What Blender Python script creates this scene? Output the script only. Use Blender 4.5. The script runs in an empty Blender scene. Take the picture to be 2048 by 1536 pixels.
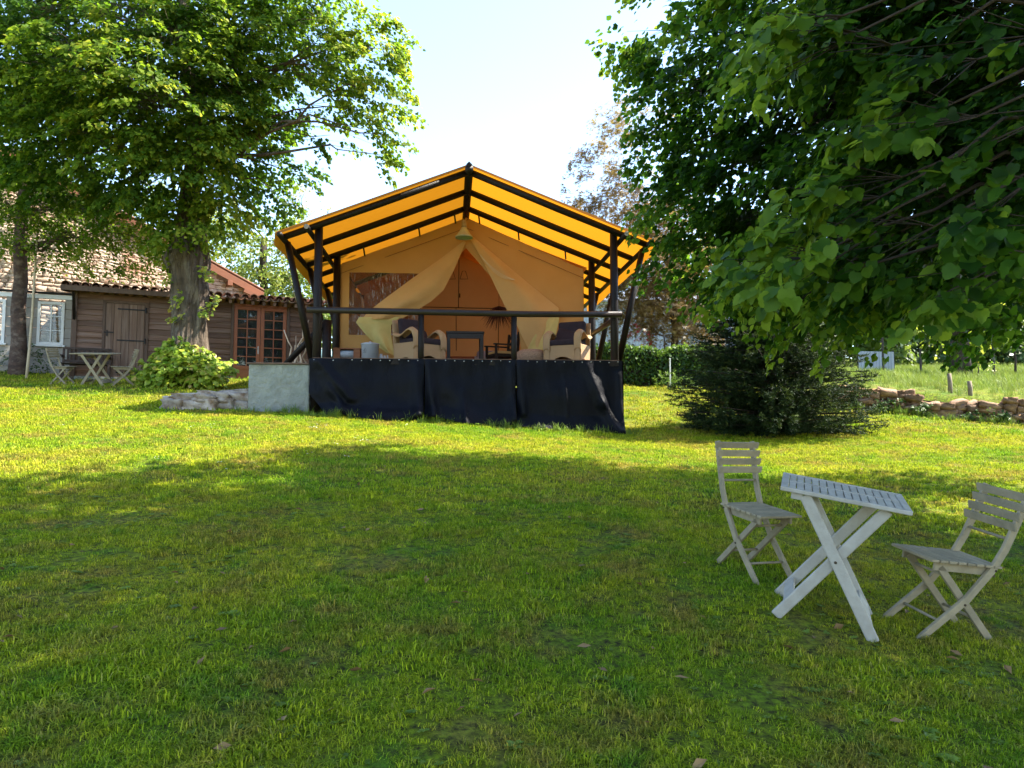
import bpy, math, random
import numpy as np
from mathutils import Vector, Matrix, Euler

random.seed(7)
rng = np.random.default_rng(7)
R = math.radians
scn = bpy.context.scene
COL = scn.collection

# ---------------------------------------------------------------- camera, sky, sun, exposure
EYE = 1.45
FPX = 1490.0                      # focal length in photograph pixels (2048 wide)
PITCH = math.atan((870 - 768) / FPX)
cam_d = bpy.data.cameras.new('camera')
cam = bpy.data.objects.new('camera', cam_d)
COL.objects.link(cam)
cam.location = (0, 0, EYE)
cam.rotation_euler = (math.pi / 2 + PITCH, 0, 0)
cam_d.sensor_width = 36.0
cam_d.lens = FPX / 2048 * 36.0
cam_d.clip_start = 0.05
cam_d.clip_end = 2000
scn.camera = cam
scn.render.resolution_x, scn.render.resolution_y = 1024, 768

SUN_EL, SUN_AZ = R(51), R(11)      # azimuth from +x (right) towards +y (away)
S = Vector((math.cos(SUN_EL) * math.cos(SUN_AZ), math.cos(SUN_EL) * math.sin(SUN_AZ), math.sin(SUN_EL)))
w = bpy.data.worlds.new('World')
scn.world = w
w.use_nodes = True
wn = w.node_tree.nodes
sky = wn.new('ShaderNodeTexSky')
sky.sky_type = 'NISHITA'
sky.sun_disc = False
sky.sun_elevation = SUN_EL
sky.sun_rotation = math.atan2(S.x, S.y)
sky.air_density = 1.0
sky.dust_density = 0.4
sky.ozone_density = 1.0
wn['Background'].inputs[1].default_value = 0.105
w.node_tree.links.new(sky.outputs[0], wn['Background'].inputs[0])
sun_d = bpy.data.lights.new('sun', 'SUN')
sun_d.energy = 3.7
sun_d.angle = R(0.53)
sun_d.color = (1.0, 0.93, 0.80)
sun = bpy.data.objects.new('sun', sun_d)
COL.objects.link(sun)
sun.location = (20, 5, 30)
sun.rotation_euler = S.to_track_quat('Z', 'Y').to_euler()
scn.view_settings.view_transform = 'Standard'
scn.view_settings.look = 'None'
scn.view_settings.exposure = 2.55
scn.view_settings.gamma = 1.0
scn.view_settings.use_curve_mapping = False
scn.render.engine = 'CYCLES'
scn.cycles.use_denoising = True
scn.cycles.max_bounces = 8
scn.cycles.transparent_max_bounces = 12
scn.cycles.sample_clamp_indirect = 6.0

# ---------------------------------------------------------------- helpers
cp, sp = math.cos(PITCH), math.sin(PITCH)


def ray(px, py):
    a, b = (px - 1024) / FPX, (768 - py) / FPX
    return Vector((a, cp - b * sp, sp + b * cp))


def at(px, py, Y):
    d = ray(px, py)
    p = d * (Y / d.y)
    return Vector((p.x, p.y, p.z + EYE))


def on_plane(px, py, o, n):
    d = ray(px, py)
    o = Vector(o) - Vector((0, 0, EYE))
    p = d * (o.dot(n) / d.dot(n))
    return p + Vector((0, 0, EYE))


# terrain: thin-plate spline through measured spots (x, y, height relative to the eye)
CTRL = np.array([
    (0, 0, -1.45), (-4, 0, -1.25), (4, 0, -1.7), (0, -8, -2.2), (-10, -4, -1.4), (12, -4, -2.2), (10, 5, -1.25),
    (1.65, 5.1, -.93), (1.85, 4.4, -1.05), (2.6, 4.5, -1.16), (-2, 5, -.83), (-7, 6, -.5),
    (2.1, 14.8, .06), (-3.8, 14.4, .42), (-6.0, 14.9, .55), (-8.1, 18.3, 1.25), (-9.7, 17.2, 1.17),
    (-11.3, 18.9, 1.38), (-6.2, 21.0, 1.56), (-15, 21.5, 2.0), (-13, 13, .75), (5.2, 14.2, .03),
    (8.3, 18.0, .60), (12.0, 16.9, .17), (20, 15, -.3), (4.6, 25, 1.72), (15, 30, 2.25), (12, 45, 4.1), (30, 40, 3.4),
    (0, 40, 3.6), (-25, 40, 4.4), (0, 80, 8.0), (40, 80, 8.5), (-50, 70, 8), (-40, 10, 1.5), (45, 10, -1),
    (20, -20, -4), (-20, -20, -2.5)], float)


def _tps():
    P = CTRL[:, :2]
    n = len(P)
    d = np.linalg.norm(P[:, None] - P[None], axis=2)
    K = np.where(d > 0, d * d * np.log(d + 1e-9), 0) + np.eye(n) * 0.6
    A = np.zeros((n + 3, n + 3))
    A[:n, :n] = K
    A[:n, n] = 1
    A[:n, n + 1:] = P
    A[n, :n] = 1
    A[n + 1:, :n] = P.T
    b = np.zeros(n + 3)
    b[:n] = CTRL[:, 2]
    return np.linalg.solve(A, b)


_W = _tps()
# the dry-stone wall holds the meadow up: a step along this line
WALL_A, WALL_B = np.array([7.9, 18.4]), np.array([16.0, 15.6])


def G(x, y):
    """ground height (world z), vectorised"""
    x = np.asarray(x, float)
    y = np.asarray(y, float)
    d = np.sqrt((x[..., None] - CTRL[:, 0]) ** 2 + (y[..., None] - CTRL[:, 1]) ** 2)
    U = np.where(d > 0, d * d * np.log(d + 1e-9), 0)
    n = len(CTRL)
    z = U @ _W[:n] + _W[n] + _W[n + 1] * x + _W[n + 2] * y
    dx, dy = WALL_B - WALL_A
    L = math.hypot(dx, dy)
    s = ((x - WALL_A[0]) * -dy + (y - WALL_A[1]) * dx) / L      # behind the wall > 0
    along = ((x - WALL_A[0]) * dx + (y - WALL_A[1]) * dy) / L
    step = np.clip((s - 0.02) / 0.25, 0, 1) * np.clip((along + 2.0) / 2.0, 0, 1) * 0.50 * np.clip(1 - (s - 4) / 14, 0, 1)
    lump = 0.02 * np.sin(x * 1.7 + 1.3 * np.sin(y * .9)) * np.sin(y * 1.3 + np.sin(x * 1.1)) + 0.008 * np.sin(x * 5.1 + y * 3.3) * np.sin(y * 4.7 - x * 2.1)
    return z + step + lump + EYE


def g(x, y):
    return float(G(np.array([x]), np.array([y]))[0])


def on_ground(px, py):
    """follow the view ray until it meets the terrain"""
    d = ray(px, py)
    ts = np.linspace(1.5, 60, 3000)
    zz = G(d.x * ts, d.y * ts) - (EYE + d.z * ts)
    i = np.argmax(zz > 0)
    t = ts[i]
    return Vector((d.x * t, d.y * t, EYE + d.z * t))


def gnormal(x, y, e=.25):
    return Vector((g(x - e, y) - g(x + e, y), g(x, y - e) - g(x, y + e), 2 * e)).normalized()


# ---------------------------------------------------------------- materials
MATS = {}


def nmat(name):
    m = bpy.data.materials.new(name)
    m.use_nodes = True
    nt = m.node_tree
    return m, nt, nt.nodes['Principled BSDF']


def nd(nt, t, **k):
    n = nt.nodes.new(t)
    for a, b in k.items():
        setattr(n, a, b)
    return n


def mixc(nt, fac, a, b, mode='MIX'):
    n = nd(nt, 'ShaderNodeMix', data_type='RGBA', blend_type=mode)
    for i, v in ((0, fac), (6, a), (7, b)):
        if isinstance(v, (int, float)):
            n.inputs[i].default_value = v
        elif isinstance(v, (tuple, list)):
            n.inputs[i].default_value = (*v[:3], 1)
        else:
            nt.links.new(v, n.inputs[i])
    return n.outputs[2]


def ramp(nt, src, stops):
    n = nd(nt, 'ShaderNodeValToRGB')
    el = n.color_ramp.elements
    while len(el) < len(stops):
        el.new(.5)
    for e, (p, c) in zip(el, stops):
        e.position = p
        e.color = (c, c, c, 1) if isinstance(c, (int, float)) else (*c, 1)
    nt.links.new(src, n.inputs[0])
    return n.outputs[0]


def noise_n(nt, vec, scale, detail=4, rough=.55):
    n = nd(nt, 'ShaderNodeTexNoise')
    n.inputs['Scale'].default_value = scale
    n.inputs['Detail'].default_value = detail
    n.inputs['Roughness'].default_value = rough
    if vec is not None:
        nt.links.new(vec, n.inputs['Vector'])
    return n.outputs['Fac']


def M(name, c1, c2=None, rough=.7, scale=6, stretch=(1, 1, 1), bump=0.0, bscale=40, orand=0.0, bdist=.02, metal=0.0, spec=.3, trans=0.0, tcol=None, c3=None, s3=1.5, world=False):
    """noise-mottled principled material; trans > 0 adds a translucent share (cloth, leaves)"""
    m, nt, p = nmat(name)
    if world:
        tc = nd(nt, 'ShaderNodeNewGeometry').outputs['Position']
    else:
        tc = nd(nt, 'ShaderNodeTexCoord').outputs['Object']
    mp = nd(nt, 'ShaderNodeMapping')
    mp.inputs['Scale'].default_value = stretch
    nt.links.new(tc, mp.inputs['Vector'])
    c2 = c2 or tuple(x * .75 for x in c1)
    oi = nd(nt, 'ShaderNodeObjectInfo')
    if orand:
        sh = nd(nt, 'ShaderNodeVectorMath', operation='MULTIPLY_ADD')
        nt.links.new(oi.outputs['Random'], sh.inputs[0])
        sh.inputs[1].default_value = (37, 21, 13)
        nt.links.new(mp.outputs[0], sh.inputs[2])
        vec = sh.outputs[0]
    else:
        vec = mp.outputs[0]
    f = ramp(nt, noise_n(nt, vec, scale, 6, .6), [(.32, 0.), (.68, 1.)])
    col = mixc(nt, f, c1, c2)
    if c3:
        f3 = ramp(nt, noise_n(nt, vec, s3, 5, .65), [(.48, 0.), (.66, 1.)])
        col = mixc(nt, f3, col, c3)
    if orand:
        hv = nd(nt, 'ShaderNodeHueSaturation')
        mr = nd(nt, 'ShaderNodeMapRange')
        nt.links.new(oi.outputs['Random'], mr.inputs[0])
        mr.inputs[3].default_value = 1 - orand
        mr.inputs[4].default_value = 1 + orand
        nt.links.new(mr.outputs[0], hv.inputs['Value'])
        nt.links.new(col, hv.inputs['Color'])
        col = hv.outputs[0]
    nt.links.new(col, p.inputs['Base Color'])
    p.inputs['Roughness'].default_value = rough
    p.inputs['Metallic'].default_value = metal
    p.inputs['Specular IOR Level'].default_value = spec
    if bump:
        b = nd(nt, 'ShaderNodeBump')
        b.inputs['Strength'].default_value = bump
        b.inputs['Distance'].default_value = bdist
        nt.links.new(noise_n(nt, vec, bscale, 5, .6), b.inputs['Height'])
        nt.links.new(b.outputs[0], p.inputs['Normal'])
    if trans:
        t = nd(nt, 'ShaderNodeBsdfTranslucent')
        if tcol:
            t.inputs[0].default_value = (*tcol, 1)
        else:
            nt.links.new(col, t.inputs[0])
        mx = nd(nt, 'ShaderNodeMixShader')
        mx.inputs[0].default_value = trans
        nt.links.new(p.outputs[0], mx.inputs[1])
        nt.links.new(t.outputs[0], mx.inputs[2])
        nt.links.new(mx.outputs[0], nt.nodes['Material Output'].inputs[0])
    MATS[name] = m
    return m


def leaf_mat(name, stops, tstops, trans=.45, rough=.42, spec=.35):
    """leaf: per-leaf colour from face attribute v (leaf age; some plants also carry painted light)"""
    m, nt, p = nmat(name)
    a = nd(nt, 'ShaderNodeAttribute', attribute_name='v')
    c = ramp(nt, a.outputs['Fac'], stops)
    c2 = ramp(nt, a.outputs['Fac'], tstops)
    nt.links.new(c, p.inputs['Base Color'])
    p.inputs['Roughness'].default_value = rough
    p.inputs['Specular IOR Level'].default_value = spec
    t = nd(nt, 'ShaderNodeBsdfTranslucent')
    nt.links.new(c2, t.inputs[0])
    mx = nd(nt, 'ShaderNodeMixShader')
    mx.inputs[0].default_value = trans
    nt.links.new(p.outputs[0], mx.inputs[1])
    nt.links.new(t.outputs[0], mx.inputs[2])
    nt.links.new(mx.outputs[0], nt.nodes['Material Output'].inputs[0])
    MATS[name] = m
    return m


# ---------------------------------------------------------------- mesh building
class MB:
    def __init__(s):
        s.v, s.f = [], []

    def add(s, vs, fs):
        o = len(s.v)
        s.v += [tuple(x) for x in vs]
        s.f += [tuple(i + o for i in f) for f in fs]
        return s

    def box(s, c, d, rot=None):
        c = Vector(c)
        vs = []
        for z in (-1, 1):
            for y in (-1, 1):
                for x in (-1, 1):
                    q = Vector((x * d[0] / 2, y * d[1] / 2, z * d[2] / 2))
                    if rot is not None:
                        q = rot @ q
                    vs.append(c + q)
        return s.add(vs, [(0, 2, 3, 1), (4, 5, 7, 6), (0, 1, 5, 4), (2, 6, 7, 3), (0, 4, 6, 2), (1, 3, 7, 5)])

    def bar(s, p0, p1, w, h, up=(0, 0, 1)):
        p0, p1 = Vector(p0), Vector(p1)
        z = (p1 - p0)
        L = z.length
        z.normalize()
        x = Vector(up).cross(z)
        if x.length < 1e-4:
            x = Vector((1, 0, 0)).cross(z)
        x.normalize()
        y = z.cross(x)
        return s.box((p0 + p1) / 2, (w, h, L), Matrix((x, y, z)).transposed())

    def tube(s, pts, rad, n=8, cap=True, wob=0.0):
        pts = [Vector(p) for p in pts]
        if isinstance(rad, (int, float)):
            rad = [rad] * len(pts)
        o = len(s.v)
        prev = None
        for i, p in enumerate(pts):
            t = (pts[min(i + 1, len(pts) - 1)] - pts[max(i - 1, 0)]).normalized()
            x = prev - t * prev.dot(t) if prev is not None else t.orthogonal()
            x.normalize()
            prev = x
            y = t.cross(x)
            for k in range(n):
                a = 2 * math.pi * k / n
                r = rad[i] * (1 + wob * random.uniform(-1, 1))
                s.v.append(tuple(p + (x * math.cos(a) + y * math.sin(a)) * r))
        for i in range(len(pts) - 1):
            for k in range(n):
                a, b = o + i * n + k, o + i * n + (k + 1) % n
                s.f.append((a, b, b + n, a + n))
        if cap:
            s.f.append(tuple(o + k for k in reversed(range(n))))
            s.f.append(tuple(o + (len(pts) - 1) * n + k for k in range(n)))
        return s

    def lathe(s, prof, n=16, c=(0, 0, 0)):
        o = len(s.v)
        for r, z in prof:
            for k in range(n):
                a = 2 * math.pi * k / n
                s.v.append((c[0] + r * math.cos(a), c[1] + r * math.sin(a), c[2] + z))
        for i in range(len(prof) - 1):
            for k in range(n):
                a, b = o + i * n + k, o + i * n + (k + 1) % n
                s.f.append((a, b, b + n, a + n))
        return s

    def grid(s, fn, nu, nv):
        o = len(s.v)
        for j in range(nv + 1):
            for i in range(nu + 1):
                s.v.append(tuple(fn(i / nu, j / nv)))
        for j in range(nv):
            for i in range(nu):
                a = o + j * (nu + 1) + i
                s.f.append((a, a + 1, a + nu + 2, a + nu + 1))
        return s

    def prism(s, poly, w, axis=0):
        """extrude a 2-D outline by width w along the axis (0: outline is y,z)"""
        n = len(poly)
        vs = []
        for q in (-w / 2, w / 2):
            for a, b in poly:
                vs.append((q, a, b) if axis == 0 else ((a, q, b) if axis == 1 else (a, b, q)))
        fs = [tuple(range(n)), tuple(range(2 * n - 1, n - 1, -1))]
        for i in range(n):
            j = (i + 1) % n
            fs.append((i, i + n, j + n, j))
        return s.add(vs, fs)

    def mesh(s, name):
        me = bpy.data.meshes.new(name)
        me.from_pydata(s.v, [], s.f)
        me.update()
        return me

    def build(s, name, mat, parent=None, smooth=False, loc=None, bevel=0, solid=0, sub=0):
        me = s.mesh(name)
        return link(name, me, mat, parent, smooth, loc, bevel, solid, sub)


def link(name, me, mat, parent=None, smooth=False, loc=None, bevel=0, solid=0, sub=0):
    o = bpy.data.objects.new(name, me)
    COL.objects.link(o)
    if mat is not None and not me.materials:
        me.materials.append(MATS[mat] if isinstance(mat, str) else mat)
    if parent is not None:
        o.parent = parent
    if loc is not None:
        o.location = loc
    if smooth:
        me.polygons.foreach_set('use_smooth', [True] * len(me.polygons))
    if solid:
        q = o.modifiers.new('solid', 'SOLIDIFY')
        q.thickness = solid
    if sub:
        q = o.modifiers.new('sub', 'SUBSURF')
        q.levels = q.render_levels = sub
    if bevel:
        q = o.modifiers.new('bevel', 'BEVEL')
        q.width = bevel
        q.segments = 2
        q.limit_method = 'ANGLE'
    return o


def tag(o, label=None, cat=None, group=None, kind=None):
    for k, v in (('label', label), ('category', cat), ('group', group), ('kind', kind)):
        if v:
            o[k] = v
    return o


def thing(name, label, cat, loc=(0, 0, 0), rotz=0.0, group=None, normal=None):
    o = bpy.data.objects.new(name, None)
    COL.objects.link(o)
    o.empty_display_size = .1
    if normal is not None:
        q = Vector((0, 0, 1)).rotation_difference(normal) @ Euler((0, 0, rotz)).to_quaternion()
        o.rotation_euler = q.to_euler()
    else:
        o.rotation_euler = (0, 0, rotz)
    o.location = loc
    return tag(o, label, cat, group)


def copy_tree(o, parent=None):
    c = o.copy()
    COL.objects.link(c)
    c.parent = parent
    for ch in list(o.children):
        copy_tree(ch, c)
    return c


def tri_mesh(name, V, F, attr=None):
    me = bpy.data.meshes.new(name)
    V = np.ascontiguousarray(V, dtype=np.float32)
    F = np.ascontiguousarray(F, dtype=np.int32)
    me.vertices.add(len(V))
    me.vertices.foreach_set('co', V.ravel())
    me.loops.add(F.size)
    me.loops.foreach_set('vertex_index', F.ravel())
    me.polygons.add(len(F))
    me.polygons.foreach_set('loop_start', np.arange(0, F.size, 3, dtype=np.int32))
    if attr is not None:
        a = me.attributes.new('v', 'FLOAT', 'FACE')
        a.data.foreach_set('value', np.ascontiguousarray(attr, dtype=np.float32))
    me.update(calc_edges=True)
    return me


def nz(a):
    return a / (np.linalg.norm(a, axis=1, keepdims=True) + 1e-9)


# leaf outlines (x across, y along, z fold)
def _fan(half, cy, cz):
    left = [(-x, y, z) for x, y, z in half[1:-1]][::-1]
    out = list(half) + left
    V = [(0, cy, cz)] + out
    n = len(out)
    F = [(0, 1 + i, 1 + (i + 1) % n) for i in range(n)]
    return np.array(V, float), np.array(F, int)


LEAF_FINE = _fan([(0, 0, 0), (.25, -.07, .05), (.46, .10, .09), (.46, .26, .08), (.54, .38, .08), (.46, .52, .06), (.47, .66, .03), (.30, .74, .0), (.25, .87, -.05), (0, 1.0, -.14)], .42, 0)
LEAF_MID = (np.array([(0, 0, 0), (.40, .18, .08), (.42, .52, .06), (0, 1, -.1), (-.42, .52, .06), (-.40, .18, .08), (0, .4, 0)], float),
            np.array([(6, 0, 1), (6, 1, 2), (6, 2, 3), (6, 3, 4), (6, 4, 5), (6, 5, 0)]))
LEAF_LOW = (np.array([(0, 0, 0), (.4, .4, .07), (0, 1, -.08), (-.4, .4, .07)], float), np.array([(0, 1, 2), (0, 2, 3)]))
_star = []
for _i in range(5):
    _a = R(-70 + 35 * _i)
    _star += [(.18 * math.sin(_a - R(17)), .18 * math.cos(_a - R(17)), .0), (.75 * math.sin(_a), .75 * math.cos(_a) + .1, -.05)]
LEAF_STAR = (np.array([(0, 0, 0)] + _star + [(.18, .05, 0)], float), np.array([(0, 1 + 2 * i, 2 + 2 * i) for i in range(5)] + [(0, 2 + 2 * i, 3 + 2 * i) for i in range(5)]))
LEAF_LONG = (np.array([(0, 0, 0), (.16, .45, .04), (0, 1, -.1), (-.16, .45, .04)], float), np.array([(0, 1, 2), (0, 2, 3)]))


def leaves(P, D, N, S_, v, shape):
    """P positions, D leaf direction, N leaf normal, S_ sizes, v colour value"""
    LV, LF = shape
    n = len(P)
    T = nz(D)
    B = nz(np.cross(T, N))
    NN = np.cross(B, T)
    V = P[:, None] + S_[:, None, None] * (LV[None, :, 0, None] * B[:, None] + LV[None, :, 1, None] * T[:, None] + LV[None, :, 2, None] * NN[:, None])
    F = LF[None] + (np.arange(n) * len(LV))[:, None, None]
    return V.reshape(-1, 3), F.reshape(-1, 3), np.repeat(v, len(LF))


def merge(parts):
    Vs, Fs, As, o = [], [], [], 0
    for V, F, A in parts:
        Vs.append(V)
        Fs.append(F + o)
        As.append(A)
        o += len(V)
    return np.concatenate(Vs), np.concatenate(Fs), np.concatenate(As)


def sprays(C, O, n, L, size, droop=.35, flat=.25, hang=.5, vbase=None):
    """leafy sprays: C cluster roots, O outward directions; n leaves each on a drooping fan of twigs"""
    m = len(C)
    O = nz(O)
    up = np.tile([0, 0, 1.], (m, 1))
    B = nz(np.cross(O, up) + rng.normal(0, .15, (m, 3)))
    idx = np.repeat(np.arange(m), n)
    u = rng.random(m * n) ** .8
    wv = rng.normal(0, .42, m * n) * (1 - .45 * u)
    Ls = L * rng.uniform(.7, 1.25, m)
    Lr = Ls[idx]
    P = C[idx] + O[idx] * (u * Lr)[:, None] + B[idx] * (wv * Lr)[:, None]
    P[:, 2] -= droop * (u ** 2 + .7 * wv ** 2) * Lr
    P[:, 2] += rng.normal(0, flat * .5, len(P)) * Lr
    D = O[idx] * rng.uniform(.2, 1, (len(P), 1)) + B[idx] * (np.sign(wv) * rng.uniform(.1, .9, len(P)))[:, None] + rng.normal(0, .25, P.shape)
    D[:, 2] -= hang
    N = np.tile([0, 0, 1.], (len(P), 1)) + rng.normal(0, .42, P.shape) + O[idx] * .35
    sz = size * rng.uniform(.6, 1.2, len(P))
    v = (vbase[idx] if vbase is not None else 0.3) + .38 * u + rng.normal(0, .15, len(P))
    return P, D, N, sz, np.clip(v, 0, 1)


def lobe_points(c, r, n, shell=.55, up_bias=0.0):
    d = nz(rng.normal(0, 1, (n, 3)))
    if up_bias:
        d[:, 2] = np.where((d[:, 2] < 0) & (rng.random(n) < up_bias), -d[:, 2], d[:, 2])
    rr = shell + (1 - shell) * rng.random(n) ** .6
    rr = np.where(rng.random(n) < .25, rng.random(n) ** .5, rr)
    return np.array(c)[None] + d * rr[:, None] * np.array(r)[None], d


def bend(p0, p1, sag=.15, n=6, j=.06):
    p0, p1 = Vector(p0), Vector(p1)
    L = (p1 - p0).length
    out = []
    for i in range(n + 1):
        t = i / n
        p = p0.lerp(p1, t)
        p.z += sag * L * math.sin(math.pi * t)
        if 0 < i < n:
            p += Vector((random.uniform(-1, 1), random.uniform(-1, 1), random.uniform(-1, 1))) * j * L / 2
        out.append(p)
    return out


def twig_mesh(starts, ends, r=.012):
    """thin three-sided twigs as triangles"""
    A, B_ = np.asarray(starts), np.asarray(ends)
    T = nz(B_ - A)
    X = nz(np.cross(T, np.tile([.3, .5, .81], (len(T), 1))))
    Y = np.cross(T, X)
    Vs = []
    for k in range(3):
        a = 2 * math.pi * k / 3
        o = X * math.cos(a) + Y * math.sin(a)
        Vs += [A + o * r, B_ + o * r * .35]
    V = np.stack(Vs, 1).reshape(-1, 3)
    f = []
    for k in range(3):
        a, b = 2 * k, 2 * ((k + 1) % 3)
        f += [(a, b, b + 1), (a, b + 1, a + 1)]
    F = np.array(f)[None] + (np.arange(len(A)) * 6)[:, None, None]
    return V, F.reshape(-1, 3)


def make_tree(name, label, cat, base, lobes, fork_z, trunk_r, leaf_kw, leafmat, barkmat, shape, n_leaf=42, per=9.0, trunk_top=None, lean=None, limbs=True, group=None, seg=9, trunk_pts=None, trunk_rads=None, shell=.5, out_c=None):
    """lobes: (centre, radii, density factor, colour base). Returns root and leaf data"""
    base = Vector(base)
    t = thing(name, label, cat, base, 0, group)
    fork = base + Vector((lean[0] if lean else 0, lean[1] if lean else 0, fork_z))
    pts = trunk_pts or bend(base + Vector((0, 0, -.15)), fork, 0, 7, .03)
    k = len(pts)
    rads = [trunk_r * (1.35 - .35 * min(1, i / (k * .25))) * (1 - .35 * i / k) for i in range(k)]
    rads = trunk_rads or rads
    mb = MB().tube([p - base for p in pts], rads, 16, wob=.06)
    mb.build('trunk', barkmat, t, True)
    Cs, Os, Vb = [], [], []
    tw0, tw1 = [], []
    for c, r, dens, vb in lobes:
        vol = (r[0] * r[1] * r[2]) ** (2 / 3)
        n = max(3, int(per * vol * dens))
        P, d = lobe_points(c, r, n, shell)
        oc = np.array(out_c if out_c is not None else (fork.x, fork.y, fork.z))
        o = d * .7 + nz(P - oc[None]) * .8
        o[:, 2] *= .45
        o[:, 2] -= .15
        Cs.append(P)
        Os.append(o)
        Vb.append(np.full(n, vb) + rng.normal(0, .07, n))
        if limbs:
            j = min(range(k), key=lambda i: (pts[i] - Vector(c)).length + (0 if i > k * .5 else 3))
            pl = bend(pts[j], c, .08, 6, .12)
            L = (Vector(c) - pts[j]).length
            r0 = min(trunk_r * .4, .012 + .010 * L)
            MB().tube([p - base for p in pl], [r0 * (1 - .92 * i / 6) for i in range(7)], 7).build('limb', barkmat, t, True)
            A = np.array([pl[min(6, 3 + int(rng.integers(0, 4)))] for _ in range(n)])
            tw0.append(A)
            tw1.append(P)
    C = np.concatenate(Cs)
    O = np.concatenate(Os)
    P, D, N, sz, v = sprays(C, O, n_leaf, vbase=np.concatenate(Vb), **leaf_kw)
    b = np.array(base)
    V, F, A = leaves(P - b, D, N, sz, v, shape)
    me = tri_mesh('crown', V, F, A)
    cr = link('crown', me, leafmat, t)
    cr['kind'] = 'stuff'
    if tw0:
        V, F = twig_mesh(np.concatenate(tw0) - b, np.concatenate(tw1) - b, .006)
        tg = link('twig_mass', tri_mesh('twig_mass', V, F), barkmat, t)
        tg['kind'] = 'stuff'
    return t

# ---------------------------------------------------------------- material set
def lawn_colour(nt, gain=1.0):
    pos = nd(nt, 'ShaderNodeNewGeometry').outputs['Position']
    k = lambda c: tuple(x * gain for x in c)
    a = ramp(nt, noise_n(nt, pos, .55, 5, .6), [(.36, k((.085, .160, .008))), (.50, k((.155, .200, .009))), (.62, k((.190, .208, .013)))])
    b = ramp(nt, noise_n(nt, pos, 1.7, 8, .72), [(.48, 0.), (.62, .85)])
    c = mixc(nt, b, a, k((.170, .138, .026)))
    d = ramp(nt, noise_n(nt, pos, 3.1, 4, .6), [(.55, 0.), (.70, .85)])
    return mixc(nt, d, c, k((.062, .145, .010)))


m, nt, p = nmat('lawn')
c = lawn_colour(nt, 1.2)
pos = nd(nt, 'ShaderNodeNewGeometry').outputs['Position']
f = ramp(nt, noise_n(nt, pos, 26, 5, .7), [(.35, 0.), (.62, 1.)])
c = mixc(nt, f, (.030, .026, .010), c)
nt.links.new(c, p.inputs['Base Color'])
p.inputs['Roughness'].default_value = .95
p.inputs['Specular IOR Level'].default_value = .1
b = nd(nt, 'ShaderNodeBump')
b.inputs['Strength'].default_value = .8
b.inputs['Distance'].default_value = .03
nt.links.new(noise_n(nt, pos, 55, 4, .7), b.inputs['Height'])
nt.links.new(b.outputs[0], p.inputs['Normal'])
MATS['lawn'] = m

m, nt, p = nmat('grass_blade')
c = lawn_colour(nt, 1.85)
oi = nd(nt, 'ShaderNodeObjectInfo')
hs = nd(nt, 'ShaderNodeHueSaturation')
mr = nd(nt, 'ShaderNodeMapRange')
nt.links.new(oi.outputs['Random'], mr.inputs[0])
mr.inputs[3].default_value, mr.inputs[4].default_value = .75, 1.25
nt.links.new(mr.outputs[0], hs.inputs['Value'])
mr2 = nd(nt, 'ShaderNodeMapRange')
nt.links.new(oi.outputs['Random'], mr2.inputs[0])
mr2.inputs[3].default_value, mr2.inputs[4].default_value = .515, .478
nt.links.new(mr2.outputs[0], hs.inputs['Hue'])
# each blade has its own tone; some are dry straw
av = nd(nt, 'ShaderNodeAttribute', attribute_name='v')
tone = ramp(nt, av.outputs['Fac'], [(.0, (.35, .42, .30)), (.45, (1., 1., 1.)), (.8, (1.45, 1.35, 1.2)), (1., (1.6, 1.5, 1.6))])
c = mixc(nt, 1.0, c, tone, 'MULTIPLY')
straw = ramp(nt, av.outputs['Fac'], [(.86, 0.), (.90, .65)])
c = mixc(nt, straw, c, (.30, .26, .09))
nt.links.new(c, hs.inputs['Color'])
nt.links.new(hs.outputs[0], p.inputs['Base Color'])
p.inputs['Roughness'].default_value = .6
p.inputs['Specular IOR Level'].default_value = .06
t = nd(nt, 'ShaderNodeBsdfTranslucent')
nt.links.new(hs.outputs[0], t.inputs[0])
mx = nd(nt, 'ShaderNodeMixShader')
mx.inputs[0].default_value = .35
nt.links.new(p.outputs[0], mx.inputs[1])
nt.links.new(t.outputs[0], mx.inputs[2])
nt.links.new(mx.outputs[0], nt.nodes['Material Output'].inputs[0])
MATS['grass_blade'] = m

M('meadow_blade', (.15, .23, .025), (.23, .27, .05), rough=.6, scale=.8, world=True, trans=.35, orand=.25)
M('weed', (.12, .20, .025), (.16, .23, .03), rough=.5, trans=.3, orand=.2)
M('dead_leaf', (.24, .15, .06), (.14, .08, .035), rough=.8, orand=.3)
M('daisy', (.75, .74, .68), (.6, .6, .5), rough=.7)
M('dark_pole', (.006, .004, .0035), (.014, .009, .0065), rough=.45, scale=3, stretch=(6, 6, 1), bump=.4, bscale=20, spec=.16)
M('rail_pole', (.012, .008, .007), (.026, .018, .014), rough=.36, scale=3, stretch=(1, 6, 6), bump=.3, bscale=20, spec=.25)
M('cut_wood', (.30, .24, .18), (.20, .15, .11), rough=.7, scale=14)
M('canopy', (.56, .235, .022), (.50, .205, .018), rough=.65, scale=1.2, trans=.58, tcol=(.30, .116, .005), bump=.12, bscale=6)
M('tent_canvas', (.44, .255, .085), (.39, .22, .07), rough=.85, scale=1.3, trans=.22, tcol=(.55, .35, .13), bump=.2, bscale=4)
M('tent_inner', (.60, .265, .115), (.53, .23, .095), rough=.85, scale=1.5, trans=.25, tcol=(.45, .18, .05), bump=.15, bscale=4)
M('flap_cloth', (.52, .33, .13), (.46, .285, .11), rough=.8, scale=2, trans=.28, tcol=(.60, .44, .18), bump=.25, bscale=5)
M('flap_lining', (.54, .47, .18), (.46, .38, .13), rough=.8, scale=3, trans=.3, bump=.3, bscale=7)
M('seam', (.12, .06, .02), (.08, .04, .02), rough=.8)
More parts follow.
